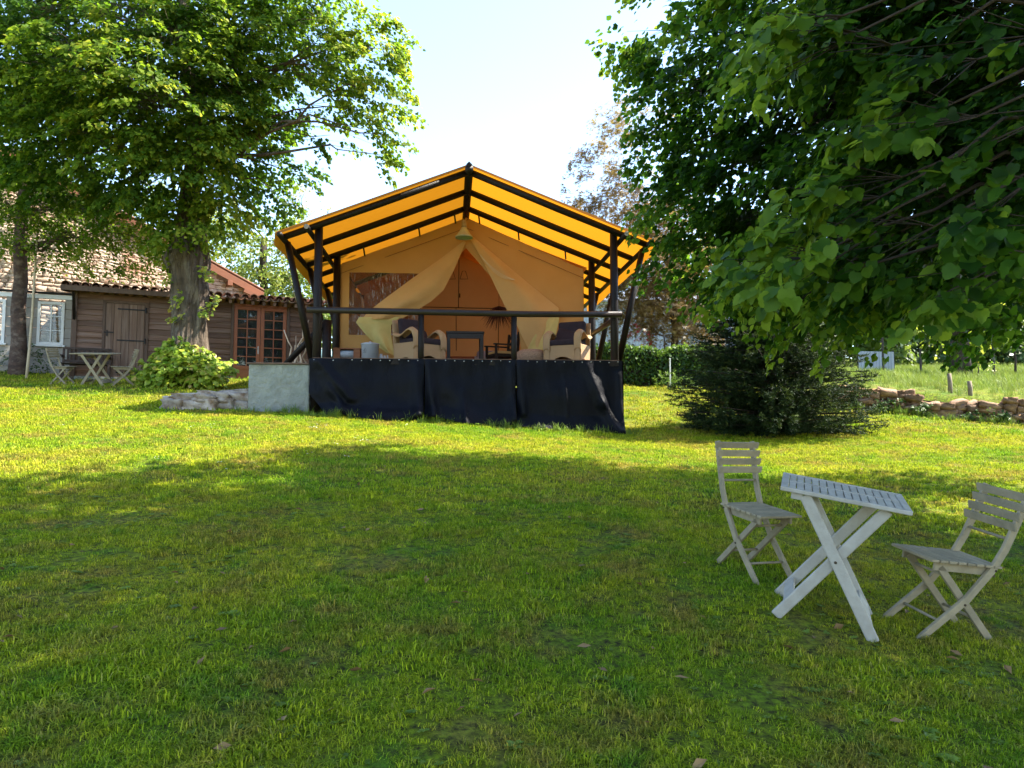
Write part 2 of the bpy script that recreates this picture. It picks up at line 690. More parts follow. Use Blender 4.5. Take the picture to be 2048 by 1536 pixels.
M('rope', (.50, .43, .30), (.42, .36, .25), rough=.9)
m, nt, p = nmat('tarpaulin')
tc = nd(nt, 'ShaderNodeTexCoord').outputs['Object']
mp = nd(nt, 'ShaderNodeMapping')
mp.inputs['Scale'].default_value = (1, 1, .55)
nt.links.new(tc, mp.inputs[0])
nt.links.new(mixc(nt, ramp(nt, noise_n(nt, mp.outputs[0], 3, 6, .65), [(.35, 0.), (.7, 1.)]), (.0022, .0028, .0055), (.0045, .005, .009)), p.inputs['Base Color'])
p.inputs['Roughness'].default_value = .5
p.inputs['Specular IOR Level'].default_value = .09
b = nd(nt, 'ShaderNodeBump')
b.inputs['Strength'].default_value = .55
b.inputs['Distance'].default_value = .05
nt.links.new(noise_n(nt, mp.outputs[0], 5.5, 8, .68), b.inputs['Height'])
nt.links.new(b.outputs[0], p.inputs['Normal'])
MATS['tarpaulin'] = m
# creased clear vinyl
m, nt, p = nmat('clear_vinyl')
tc = nd(nt, 'ShaderNodeTexCoord').outputs['Object']
mp = nd(nt, 'ShaderNodeMapping')
mp.inputs['Scale'].default_value = (9, 1, 2.2)
mp.inputs['Rotation'].default_value = (0, R(28), 0)
nt.links.new(tc, mp.inputs[0])
b = nd(nt, 'ShaderNodeBump')
b.inputs['Strength'].default_value = 1
b.inputs['Distance'].default_value = .5
nt.links.new(noise_n(nt, mp.outputs[0], 2.4, 5, .7), b.inputs['Height'])
gl = nd(nt, 'ShaderNodeBsdfGlossy')
gl.inputs['Roughness'].default_value = .16
nt.links.new(b.outputs[0], gl.inputs['Normal'])
tr = nd(nt, 'ShaderNodeBsdfTransparent')
tr.inputs[0].default_value = (.62, .50, .42, 1)
fr = nd(nt, 'ShaderNodeFresnel')
fr.inputs[0].default_value = 2.6
nt.links.new(b.outputs[0], fr.inputs['Normal'])
mx = nd(nt, 'ShaderNodeMixShader')
nt.links.new(fr.outputs[0], mx.inputs[0])
nt.links.new(tr.outputs[0], mx.inputs[1])
nt.links.new(gl.outputs[0], mx.inputs[2])
# sky glints along the creases, painted in as pale diffuse lines
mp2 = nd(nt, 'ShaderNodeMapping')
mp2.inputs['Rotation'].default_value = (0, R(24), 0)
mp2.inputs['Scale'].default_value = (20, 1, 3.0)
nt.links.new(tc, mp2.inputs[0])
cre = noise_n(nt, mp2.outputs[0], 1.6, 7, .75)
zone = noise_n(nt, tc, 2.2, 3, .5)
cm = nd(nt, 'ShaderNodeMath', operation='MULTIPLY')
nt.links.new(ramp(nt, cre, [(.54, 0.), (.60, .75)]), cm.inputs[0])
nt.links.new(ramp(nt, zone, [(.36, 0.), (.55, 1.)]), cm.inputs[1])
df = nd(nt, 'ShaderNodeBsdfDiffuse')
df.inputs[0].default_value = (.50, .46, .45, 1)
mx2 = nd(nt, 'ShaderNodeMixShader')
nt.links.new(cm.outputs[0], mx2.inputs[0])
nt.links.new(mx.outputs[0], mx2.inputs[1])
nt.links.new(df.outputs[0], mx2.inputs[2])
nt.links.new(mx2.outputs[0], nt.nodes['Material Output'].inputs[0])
MATS['clear_vinyl'] = m
# window glass
m, nt, p = nmat('window_glass')
gl = nd(nt, 'ShaderNodeBsdfGlossy')
gl.inputs['Roughness'].default_value = .03
b = nd(nt, 'ShaderNodeBump')
b.inputs['Strength'].default_value = .08
nt.links.new(noise_n(nt, nd(nt, 'ShaderNodeTexCoord').outputs['Object'], 3), b.inputs['Height'])
nt.links.new(b.outputs[0], gl.inputs['Normal'])
tr = nd(nt, 'ShaderNodeBsdfTransparent')
tr.inputs[0].default_value = (.9, .93, .92, 1)
fr = nd(nt, 'ShaderNodeFresnel')
fr.inputs[0].default_value = 1.5
mx = nd(nt, 'ShaderNodeMixShader')
nt.links.new(fr.outputs[0], mx.inputs[0])
nt.links.new(tr.outputs[0], mx.inputs[1])
nt.links.new(gl.outputs[0], mx.inputs[2])
nt.links.new(mx.outputs[0], nt.nodes['Material Output'].inputs[0])
MATS['window_glass'] = m

M('deck_board', (.17, .10, .055), (.11, .06, .035), rough=.7, stretch=(1, 8, 8), scale=2, orand=.2)
M('render_wall', (.29, .305, .27), (.20, .215, .195), rough=.92, scale=5, bump=1.0, bscale=11, bdist=.05, c3=(.20, .20, .175), s3=1.6)
M('cap_tile', (.16, .10, .07), (.10, .065, .05), rough=.8)
M('step_stone', (.42, .36, .29), (.26, .22, .18), rough=.9, scale=5, bump=.8, bscale=12, c3=(.16, .10, .06), s3=3, orand=.25)
M('wall_stone', (.25, .145, .085), (.17, .11, .075), rough=.9, scale=4, bump=.7, bscale=14, c3=(.36, .22, .12), s3=2.5, orand=.45)
M('gable_stone', (.60, .48, .38), (.44, .33, .25), rough=.92, scale=4, bump=.7, bscale=9, orand=.28, c3=(.45, .25, .17), s3=1.6)
M('mortar', (.50, .42, .33), (.38, .31, .24), rough=.95, scale=7, bump=.6, bscale=18)
M('wall_earth', (.09, .065, .04), (.05, .038, .024), rough=.95, scale=6)
M('cladding', (.165, .090, .056), (.100, .055, .037), rough=.8, stretch=(.7, 9, 14), scale=1.6, bump=.3, bscale=5, orand=.26, c3=(.185, .125, .095), s3=1.0)
M('door_board', (.165, .100, .066), (.110, .064, .044), rough=.8, stretch=(14, 9, .8), scale=1.6, bump=.3, bscale=5, orand=.16, c3=(.20, .135, .10), s3=1.0)
M('frame_wood', (.120, .075, .052), (.085, .052, .037), rough=.8, stretch=(6, 6, 1), scale=2, bump=.2)
M('iron', (.012, .011, .011), (.022, .020, .018), rough=.5, metal=.4)
M('french_wood', (.30, .098, .040), (.24, .075, .031), rough=.5, stretch=(6, 6, 1), scale=2)
M('chrome', (.35, .35, .35), (.3, .3, .3), rough=.3, metal=1)
M('roof_tile', (.30, .135, .080), (.20, .095, .062), rough=.85, scale=5, bump=.4, bscale=16, orand=.35, c3=(.17, .125, .095), s3=2.5)
M('barge_wood', (.25, .095, .050), (.20, .08, .045), rough=.65, scale=3)
M('white_paint', (.78, .77, .74), (.70, .69, .66), rough=.5, scale=4)
M('grey_board', (.36, .33, .29), (.29, .265, .235), rough=.85, scale=4, orand=.08)
M('bench_wood', (.055, .034, .024), (.036, .023, .017), rough=.7, scale=5)
M('weathered_teak', (.31, .255, .165), (.23, .19, .12), rough=.75, stretch=(3, 3, 3), scale=4, bump=.2, bscale=30, orand=.10, c3=(.21, .18, .12), s3=2.2)
M('pale_paint', (.40, .375, .325), (.33, .305, .26), rough=.65, stretch=(3, 3, 3), scale=4, bump=.15, bscale=30, orand=.06, c3=(.31, .285, .24), s3=2.4)
M('screw', (.08, .06, .05), (.05, .04, .03), rough=.4, metal=.8)
M('bark', (.130, .095, .066), (.060, .044, .032), rough=.95, stretch=(7, 7, 1.2), scale=1.3, bump=1.0, bscale=2.6, bdist=.10, c3=(.20, .165, .125), s3=.8)
M('bark_dark', (.050, .037, .028), (.030, .022, .018), rough=.95, stretch=(5, 5, 1), scale=2, bump=.9, bscale=4)
M('bark_fruit', (.10, .062, .045), (.045, .030, .024), rough=.95, stretch=(2, 2, 3), scale=3, bump=1.0, bscale=5, c3=(.17, .125, .095), s3=2)
M('driftwood', (.48, .38, .28), (.33, .24, .165), rough=.8, stretch=(4, 4, 1), scale=4, orand=.25)
M('bamboo', (.52, .42, .27), (.40, .31, .19), rough=.7, scale=4)
M('plum_cushion', (.016, .010, .014), (.024, .016, .021), rough=.9, scale=9, bump=.3, bscale=120)
M('charcoal_cushion', (.020, .017, .022), (.030, .026, .032), rough=.92, scale=9, bump=.3, bscale=120)
M('enamel', (.36, .40, .44), (.31, .35, .39), rough=.35, scale=3)
M('print_dark', (.06, .06, .07), rough=.6)
M('crate_wood', (.24, .095, .035), (.17, .06, .024), rough=.6, stretch=(1, 5, 5), scale=3)
M('dark_furniture', (.010, .007, .006), (.018, .013, .010), rough=.45, scale=4)
M('bedspread', (.36, .12, .06), (.28, .09, .05), rough=.9, scale=8)
M('striped_cloth', (.45, .40, .44), (.22, .19, .26), rough=.9, stretch=(14, 1, 1), scale=1)
M('feather', (.10, .028, .018), (.055, .016, .012), rough=.9, scale=5)
M('lamp_metal', (.36, .40, .33), (.27, .30, .25), rough=.35, metal=.1, scale=4)
M('green_plastic', (.03, .055, .04), (.022, .042, .032), rough=.5)
M('pale_blue', (.32, .50, .56), (.28, .45, .52), rough=.3)
M('barn_sheet', (.36, .40, .46), (.31, .35, .41), rough=.6, scale=2)
M('stake', (.24, .19, .14), (.17, .13, .095), rough=.9, scale=6)
M('steel_post', (.035, .030, .027), (.05, .04, .035), rough=.6, metal=.3)

m, nt, p = nmat('wicker')
tc = nd(nt, 'ShaderNodeTexCoord').outputs['Object']
sx = nd(nt, 'ShaderNodeSeparateXYZ')
nt.links.new(tc, sx.inputs[0])


def _sum(nt, sock, ws):
    acc = None
    for s_, w_ in zip(sock, ws):
        q = nd(nt, 'ShaderNodeMath', operation='MULTIPLY')
        nt.links.new(s_, q.inputs[0])
        q.inputs[1].default_value = w_
        if acc is None:
            acc = q.outputs[0]
        else:
            r_ = nd(nt, 'ShaderNodeMath', operation='ADD')
            nt.links.new(acc, r_.inputs[0])
            nt.links.new(q.outputs[0], r_.inputs[1])
            acc = r_.outputs[0]
    return acc


def _sin(nt, s_):
    q = nd(nt, 'ShaderNodeMath', operation='SINE')
    nt.links.new(s_, q.inputs[0])
    return q.outputs[0]


xyz = [sx.outputs[0], sx.outputs[1], sx.outputs[2]]
w1 = _sin(nt, _sum(nt, xyz, (190, 190, 190)))
w2 = _sin(nt, _sum(nt, xyz, (190, 190, -190)))
pr = nd(nt, 'ShaderNodeMath', operation='MULTIPLY')
nt.links.new(w1, pr.inputs[0])
nt.links.new(w2, pr.inputs[1])
rr_ = nd(nt, 'ShaderNodeMapRange')
nt.links.new(pr.outputs[0], rr_.inputs[0])
rr_.inputs[1].default_value = -1
nt.links.new(mixc(nt, rr_.outputs[0], (.20, .115, .05), (.44, .28, .135)), p.inputs['Base Color'])
p.inputs['Roughness'].default_value = .6
b = nd(nt, 'ShaderNodeBump')
b.inputs['Strength'].default_value = .6
b.inputs['Distance'].default_value = .01
nt.links.new(rr_.outputs[0], b.inputs['Height'])
nt.links.new(b.outputs[0], p.inputs['Normal'])
MATS['wicker'] = m
M('woven_pouf', (.34, .22, .14), (.16, .095, .06), rough=.9, stretch=(1, 1, 2.2), scale=28, bump=1, bscale=40)

# leaves
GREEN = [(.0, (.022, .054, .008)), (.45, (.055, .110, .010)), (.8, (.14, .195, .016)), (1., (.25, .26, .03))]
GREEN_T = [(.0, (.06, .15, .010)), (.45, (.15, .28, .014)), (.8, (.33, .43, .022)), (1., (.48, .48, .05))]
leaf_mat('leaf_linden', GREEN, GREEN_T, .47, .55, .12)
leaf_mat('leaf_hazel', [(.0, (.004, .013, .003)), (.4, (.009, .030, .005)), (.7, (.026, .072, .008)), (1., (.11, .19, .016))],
         [(.0, (.025, .08, .006)), (.4, (.06, .17, .010)), (.7, (.17, .33, .02)), (1., (.38, .48, .03))], .45, .5, .14)  # dark low end paints shade inside the crown, bright end lit leaves
leaf_mat('leaf_fresh', [(.0, (.05, .10, .014)), (.5, (.11, .17, .022)), (1., (.22, .24, .04))],
         [(.0, (.14, .24, .02)), (.5, (.26, .36, .03)), (1., (.42, .44, .06))], .48)
leaf_mat('leaf_bush', [(.0, (.07, .15, .010)), (.5, (.20, .30, .020)), (.85, (.36, .40, .04)), (1., (.44, .32, .08))],
         [(.0, (.10, .22, .015)), (.5, (.22, .36, .03)), (1., (.45, .48, .06))], .35)
leaf_mat('leaf_birch', [(.0, (.12, .13, .05)), (1., (.30, .28, .14))], [(.0, (.24, .25, .07)), (1., (.45, .42, .18))], .45)
leaf_mat('leaf_bronze', [(.0, (.05, .045, .018)), (.5, (.12, .075, .025)), (1., (.22, .15, .04))],
         [(.0, (.12, .10, .03)), (.5, (.26, .15, .04)), (1., (.40, .30, .06))], .4)
leaf_mat('leaf_red', [(.0, (.22, .015, .03)), (1., (.45, .04, .06))], [(.0, (.5, .03, .05)), (1., (.7, .06, .08))], .4)
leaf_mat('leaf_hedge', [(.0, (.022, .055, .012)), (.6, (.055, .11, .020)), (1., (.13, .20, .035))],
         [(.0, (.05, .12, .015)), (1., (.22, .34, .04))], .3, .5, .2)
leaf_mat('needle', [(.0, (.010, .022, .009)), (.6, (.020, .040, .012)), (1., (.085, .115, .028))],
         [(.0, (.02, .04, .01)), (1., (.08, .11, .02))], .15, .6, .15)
leaf_mat('leaf_far', [(.0, (.040, .085, .020)), (1., (.105, .155, .035))], [(.0, (.12, .2, .03)), (1., (.26, .34, .05))], .4)

# ---------------------------------------------------------------- ground
def axis(lo, hi, fine_lo, fine_hi, fine, coarse):
    a = list(np.arange(lo, fine_lo, coarse)) + list(np.arange(fine_lo, fine_hi, fine)) + list(np.arange(fine_hi, hi + coarse, coarse))
    return np.array(a)


gx = axis(-160, 160, -20, 24, .3, 8)
gy = axis(-40, 260, -2, 46, .3, 8)
XX, YY = np.meshgrid(gx, gy)
ZZ = G(XX, YY)
far = np.clip((YY - 60) / 100, 0, 1)
ZZ = ZZ * (1 - far) + far * (EYE + 7)
nx_, ny_ = len(gx), len(gy)
V = np.stack([XX, YY, ZZ], -1).reshape(-1, 3)
i0 = (np.arange(ny_ - 1)[:, None] * nx_ + np.arange(nx_ - 1)[None]).ravel()
F = np.concatenate([np.stack([i0, i0 + 1, i0 + nx_ + 1], 1), np.stack([i0, i0 + nx_ + 1, i0 + nx_], 1)])
gr = link('lawn', tri_mesh('lawn', V, F), 'lawn', smooth=True)
tag(gr, kind='structure')

# ---------------------------------------------------------------- safari tent on its deck
YAW = R(4.7)
T0 = Vector((-0.86, 14.6, 1.49 + EYE))
EX = Vector((math.cos(YAW), math.sin(YAW), 0))
EY = Vector((-math.sin(YAW), math.cos(YAW), 0))


def TL(px, py, ly):
    q = on_plane(px, py, T0 + EY * ly, EY) - T0
    return q.dot(EX), q.z


def tw(lx, ly, lz):
    return T0 + EX * lx + EY * ly + Vector((0, 0, lz))


def tground(lx, ly):
    q = tw(lx, ly, 0)
    return g(q.x, q.y) - T0.z


tent = thing('safari_tent', 'orange canopied safari tent with dark pole frame and tied back door flaps', 'tent', T0, YAW)
deck = thing('wooden_deck', 'raised wooden deck with dark pole handrail and black tarpaulin skirting', 'deck', T0, YAW)
RZ, SL = 3.88, .392            # canopy ridge height, slope
DEP = 7.6


def cz(lx, ly=0.0):
    return RZ - SL * abs(lx)


for s in (-1, 1):
    def fn(u, v, s=s):
        ly = -.14 + u * DEP
        lx = s * v * 3.74
        bay = (ly % 1.2) / 1.2
        sag = .030 * math.sin(math.pi * bay) * math.sin(math.pi * v) if ly > 0 else 0
        return (lx, ly, cz(lx) - sag + .010 * math.sin(ly * 5 + v * 9) * v)
    MB().grid(fn, 64, 24).build('roof_panel', 'canopy', tent, True)
    # hem hanging over the eave
    MB().grid(lambda u, v, s=s: (s * (3.74 + .02 * v + .01 * math.sin(u * 40) * v), -.14 + u * DEP, cz(3.74) - .24 * v + .012 * math.sin(u * 23) * v), 60, 3).build('valance', 'canopy', tent, True)
    # front hem
    MB().grid(lambda u, v, s=s: (s * u * 3.74, -.145 - .008 * v, cz(u * 3.74) - .055 * v), 30, 1).build('hem', 'canopy', tent, True)
    MB().tube([(s * 3.12, -.30, 2.50), (s * 3.12, DEP - .3, 2.50)], .052, 10).build('wall_plate', 'dark_pole', tent, True)
    MB().tube([(s * 3.12, -.304, 2.50), (s * 3.12, -.300, 2.50)], .047, 10).build('pole_end', 'cut_wood', tent)
    MB().tube([(s * 3.64, -.22, 2.36), (s * 3.64, DEP - .3, 2.36)], .055, 10).build('eave_pole', 'dark_pole', tent, True)
    for i in range(7):
        ly = .02 + 1.2 * i
        MB().tube([(s * .03, ly, cz(0) - .115), (s * 1.8, ly, cz(1.8) - .112), (s * 3.60, ly, cz(3.6) - .10)], [.066, .070, .062], 10).build('rafter', 'dark_pole', tent, True)
    for ly in (.02, 2.42, 4.82, 7.22):
        zb = tground(s * 2.96, ly) - .1
        MB().tube([(s * 2.96, ly + .13, zb), (s * 2.96, ly + .13, 1.0), (s * 2.96, ly + .13, 2.62)], [.090, .084, .080], 10).build('post', 'dark_pole', tent, True)
        MB().tube([(s * 3.08, ly + .30, .0), (s * 3.60, ly + .30, 2.34)], [.070, .062], 10).build('strut', 'dark_pole', tent, True)
    # guy rope
    q0, q1 = Vector((s * 3.75, .4, 2.2)), Vector((s * 3.2, 1.9, -.2))
    MB().tube([q0, q0.lerp(q1, .5), q1], .006, 5).build('guy_rope', 'rope', tent)
MB().tube([(0, -.16, RZ - .10), (0, DEP - .1, RZ - .10)], .085, 12).build('ridge_beam', 'dark_pole', tent, True)
MB().box((0, -.13, RZ - .02), (.10, .10, .10), Matrix.Rotation(R(45), 3, 'Y')).build('ridge_cap', 'dark_pole', tent, bevel=.02)
for lx in (-2.35, -1.1, -.28, .28, 1.2, 2.3):
    MB().bar((lx, 2.36, cz(lx) - .16), (lx + .03, 2.44, cz(lx) - .36), .035, .015).build('toggle_strap', 'iron', tent)

# front wall of canvas
FW = 2.55
W0, W1, WT, WA = -2.90, 2.76, 2.42, 3.58


def wtop(lx):
    return WA - (WA - WT) * abs(lx) / (2.9 if lx < 0 else 2.76)


wx0, wx1, wz0, wz1 = -2.68, -1.05, .80, 2.24


def wave(lx, z):
    return .025 * math.sin(lx * 2.1 + z * 1.1) + .012 * math.sin(lx * 6 - z * 3)


def patch(x0, x1, zlo, zhi, nu=8, nv=8, ly=FW):
    def fn(u, v):
        lx = x0 + (x1 - x0) * u
        a = zlo(lx) if callable(zlo) else zlo
        b_ = zhi(lx) if callable(zhi) else zhi
        z = a + (b_ - a) * v
        return (lx, ly + wave(lx, z), z)
    return fn


mb = MB()
mb.grid(patch(W0, wx0, 0, wtop), 2, 14)
mb.grid(patch(wx0, wx1, 0, wz0), 8, 5)
mb.grid(patch(wx0, wx1, wz1, wtop), 8, 6)
mb.grid(patch(wx1, 0, lambda x: 2.86 + x * .85, wtop), 8, 8)
mb.build('front_panel', 'tent_canvas', tent, True)
mb = MB()
mb.grid(patch(0, 1.2, lambda x: 2.86 - x * 1.15, wtop), 8, 10)
mb.grid(patch(1.2, W1, lambda x: 0 if x > 1.25 else 1.3, wtop), 12, 14)
mb.build('front_panel', 'tent_canvas', tent, True)
from mathutils import noise as mnoise


def vinyl(u, v):
    lx, z = wx0 - .01 + (wx1 - wx0 + .02) * u, wz0 - .01 + (wz1 - wz0 + .02) * v
    q = Vector((lx * 7 + z * 3.2, z * 1.7 - lx * .6, 3.0))
    k = min(1, 8 * min(u, 1 - u, v, 1 - v))
    y = .075 * k * (1 - abs(mnoise.noise(q)) * 2) + .035 * k * (1 - 2 * abs(mnoise.noise(q * 2.7)))
    return (lx, FW + .012 + wave(lx, z) + y, z)


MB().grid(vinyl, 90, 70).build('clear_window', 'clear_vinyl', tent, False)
MB().tube([(W0, FW - .02, WT - .22), (0, FW - .02, WA - .24), (W1, FW - .02, WT - .22)], .006, 4).build('seam', 'seam', tent)
MB().tube([(1.28, FW - .03, 1.55), (1.28, FW - .03, 1.98)], .008, 4).build('seam', 'seam', tent)


def flap(rows, ly0, bulge, name, mat, n=14, fold=.03):
    pts = [[TL(a, b_, ly0), TL(c_, d_, ly0)] for a, b_, c_, d_ in rows]

    def fn(u, v):
        t = v * (len(pts) - 1)
        i = min(int(t), len(pts) - 2)
        k = t - i
        k = k * k * (3 - 2 * k) * .5 + k * .5
        l = [pts[i][0][q] * (1 - k) + pts[i + 1][0][q] * k for q in (0, 1)]
        r = [pts[i][1][q] * (1 - k) + pts[i + 1][1][q] * k for q in (0, 1)]
        x, z = l[0] * (1 - u) + r[0] * u, l[1] * (1 - u) + r[1] * u
        y = ly0 - bulge * math.sin(math.pi * u) * min(1, v * 1.5) - fold * math.sin(u * 11 + v * 2.5) * v
        return (x, y, max(z, .02))
    return MB().grid(fn, n, 40).build(name, mat, tent, True)


flap([(927, 482, 932, 484), (880, 518, 908, 540), (830, 553, 887, 580), (780, 590, 862, 603), (738, 622, 832, 622), (722, 640, 800, 640)], 2.48, .16, 'door_flap', 'flap_cloth')
flap([(718, 634, 800, 634), (712, 645, 782, 650), (732, 670, 782, 672), (752, 690, 786, 694), (772, 706, 790, 712)], 2.40, .14, 'flap_tail', 'flap_lining', fold=.05)
flap([(940, 478, 947, 474), (966, 522, 988, 508), (990, 572, 1040, 552), (1012, 617, 1088, 592), (1034, 652, 1118, 616), (1048, 682, 1112, 655), (1058, 702, 1090, 690)], 2.48, .16, 'door_flap', 'flap_cloth')
flap([(1108, 625, 1122, 622), (1085, 650, 1118, 640), (1066, 675, 1112, 668), (1054, 700, 1100, 700)], 2.36, .06, 'flap_tail', 'flap_lining', fold=.03)
# looped cord on the right flap
for k in range(3):
    a0, a1 = TL(960, 510, 2.30), TL(1030, 560, 2.30)
    MB().tube([(a0[0] * (1 - t) + a1[0] * t, 2.28, a0[1] * (1 - t) + a1[1] * t - (.10 + .035 * k) * math.sin(math.pi * t)) for t in np.linspace(0, 1, 9)], .005, 4).build('cord', 'rope', tent)

# side walls, back wall
for lx in (W0 + .02, W1 - .02):
    MB().grid(lambda u, v, lx=lx: (lx + .03 * math.sin(u * 14 + v * 2), FW + u * (DEP - FW - .4), v * 2.40), 20, 8).build('side_wall', 'tent_canvas', tent, True)
BW = 6.5
MB().grid(lambda u, v: ((u - .5) * 5.6, BW + .02 * math.sin(u * 17 + v * 4), v * (3.62 - .39 * abs(u - .5) * 5.6)), 32, 12).build('back_wall', 'tent_inner', tent, True)
for s in (-1, 1):
    MB().grid(lambda u, v, s=s: (s * v * 2.86, FW + .02 + u * (BW - FW), 3.60 - .40 * v * 2.86 - .04 * math.sin(math.pi * v)), 10, 8).build('inner_roof', 'tent_inner', tent, True)
    MB().tube([(s * .02, 4.4, 3.46), (s * 2.8, 4.4, 3.46 - .40 * 2.8)], .055, 8).build('inner_rafter', 'dark_pole', tent, True)
x_, z_ = TL(917, 615, BW - .05)
MB().tube([(x_, BW - .05, z_), (x_ + .01, BW - .05, 3.50)], .012, 5).build('seam', 'seam', tent)
x2_, _ = TL(912, 640, BW - .05)
MB().tube([(x2_, BW - .05, z_), (x2_ + .01, BW - .05, .9)], .012, 5).build('seam', 'seam', tent)
MB().tube([(-2.2, BW - .055, z_ + .01), (2.4, BW - .055, z_ - .03)], .012, 5).build('seam', 'seam', tent)
x3_, _ = TL(997, 610, BW - .05)
MB().tube([(x3_, BW - .05, z_), (x3_, BW - .05, .9)], .010, 5).build('seam', 'seam', tent)
for a in (903, 928):
    q = [TL(a - 8, 558, BW - .05), (0, 0), (0, 0), (0, 0)]
    q = [TL(a + dx, py, BW - .05) for dx, py in ((-8, 558), (-3, 542), (3, 542), (8, 558), (-8, 558))]
    MB().tube([(x, BW - .05, z) for x, z in q], .009, 5).build('stitched_outline', 'seam', tent)
x4, z4 = TL(919, 591, BW - .07)
MB().box((x4, BW - .07, z4), (.05, .03, .12)).build('tie', 'seam', tent, bevel=.01)

# ------------- deck
for i in range(46):
    ly = -.02 + i * .165
    if i == 0:
        bm_ = MB().box((0, 0, 0), (6.0, .155, .035)).mesh('deck_board')
    link('deck_board', bm_, 'deck_board', deck, loc=(0, ly + .02, -.019))
MB().box((0, -.10, -.075), (6.06, .05, .11)).build('edge_beam', 'dark_pole', deck, bevel=.006)
for s in (-1, 1):
    MB().box((s * 3.05, 3.6, -.075), (.05, 7.3, .11)).build('side_beam', 'dark_pole', deck, bevel=.006)
MB().tube([(-3.12, -.06, .93), (-1, -.06, .915), (1.2, -.06, .90), (3.06, -.06, .92)], .063, 12).build('handrail', 'rail_pole', deck, True)
for px in (842, 1028):
    lx = TL(px, 680, -.05)[0]
    MB().tube([(lx, -.04, -.35), (lx, -.04, .90)], .060, 10).build('rail_post', 'dark_pole', deck, True)
MB().tube([(3.0, .1, .88), (2.95, 2.4, .86)], .055, 10).build('side_rail', 'rail_pole', deck, True)
a0, a1 = TL(572, 728, 1.2), TL(654, 642, 1.2)
MB().tube([(a0[0], 1.2, a0[1]), (a1[0], 1.2, a1[1])], .065, 10).build('stair_rail', 'dark_pole', deck, True)
MB().tube([(a1[0], 1.22, -.6), (a1[0], 1.22, a1[1] + .02)], .095, 10).build('stair_post', 'dark_pole', deck, True)
for ly in (2.4, 4.8, 7.0):
    for lx in (-2.6, 0, 2.6):
        MB().box((lx, ly, (tground(lx, ly) - .25) / 2), (.16, .16, -(tground(lx, ly)) + .02)).build('pier', 'render_wall', deck)

# tarpaulin skirting: three hung sheets with folds
def skirt(l0, l1, folds, botz, name='skirt_panel', corner=False):
    def fn(u, v):
        lx = l0 + (l1 - l0) * u
        zb = botz(u)
        z = -.02 + (zb + .02) * v
        y = -.135 - .08 * v * v - .10 * max(0, v - .8) / .2
        for (u0, v0, u1, v1, wd, h) in folds:
            # distance from the fold line (u0,v0)-(u1,v1)
            du, dv = u1 - u0, v1 - v0
            t = max(0, min(1, ((u - u0) * du + (v - v0) * dv) / (du * du + dv * dv)))
            d = math.hypot(u - u0 - t * du, (v - v0 - t * dv) * .6)
            y -= 1.5 * h * math.exp(-(d / wd) ** 2) * (.35 + .65 * t)
        y -= .020 * math.sin(u * 9 + v * 5 + l0) * v + .012 * math.sin(u * 23 - v * 7 + l0 * 3) * v + .010 * math.sin(v * 13 + u * 4)
        y += .012 * math.cos(u * 34) * (1 - v) ** 3
        if corner and v > .62:
            lx += (v - .62) / .38 * .36 * max(0, 1 - u * 3.2)
        return (lx, y, z)
    return MB().grid(fn, 70, 44).build(name, 'tarpaulin', deck, True)


def gb(l0, l1, dz):
    return lambda u: tground(l0 + (l1 - l0) * u, -.3) + dz(u)


skirt(-3.04, -.86, [(.08, .05, .36, .7, .045, .10), (.12, .3, .30, .9, .05, .09), (.93, .1, .97, .9, .05, .10), (.2, .95, .95, .93, .08, .10), (.3, .12, .6, .9, .12, .05)], gb(-3.04, -.86, lambda u: .02 + .03 * math.sin(u * 7)), corner=True)
skirt(-.84, .92, [(.03, .05, .10, .95, .05, .11), (.1, .98, .9, .88, .12, .05), (.42, .5, .45, 1, .03, .05), (.95, .1, .98, .9, .05, .08), (.2, .3, .5, .95, .12, .06)], gb(-.84, .92, lambda u: .04 + .05 * math.sin(u * 6 + 1)))
skirt(.94, 3.04, [(.03, .05, .06, .8, .04, .10), (.68, .12, .80, .6, .05, .10), (.80, .6, .93, .97, .05, .14), (.45, .25, .47, .8, .012, .03), (.3, .4, .6, .6, .15, .05), (.97, .2, .985, 1, .03, .06)], gb(.94, 3.04, lambda u: .03 + .03 * math.sin(u * 9 + 2)))
MB().grid(lambda u, v: (3.07 + .02 * math.sin(u * 20) * v, -.12 + u * 7.2, -.02 + (tground(3.07, u * 7.2) + .02) * v), 40, 8).build('skirt_panel', 'tarpaulin', deck, True)
for k in range(34):
    if k == 0:
        em = MB().lathe([(.004, -.004), (.011, 0), (.011, .006), (0.001, .008)], 8).mesh('eyelet')
    e = link('eyelet', em, 'chrome', deck, loc=(-2.95 + k * .179, -.152, -.05 + .01 * math.sin(k * 2.3)))
    e.rotation_euler = (R(90), 0, 0)

# ------------- rendered block and low stone step to the left of the deck
blk = thing('rendered_block', 'rough grey rendered masonry block beside the deck', 'masonry', tw(-3.66, .75, 0), YAW)
zb = tground(-3.7, .2) - .25
MB().box((0, 0, (zb - .12) / 2), (1.16, 1.3, -.12 - zb)).build('body', 'render_wall', blk, bevel=.025)
MB().box((-.01, -.01, -.105), (1.22, 1.36, .030)).build('cap', 'cap_tile', blk, bevel=.008)


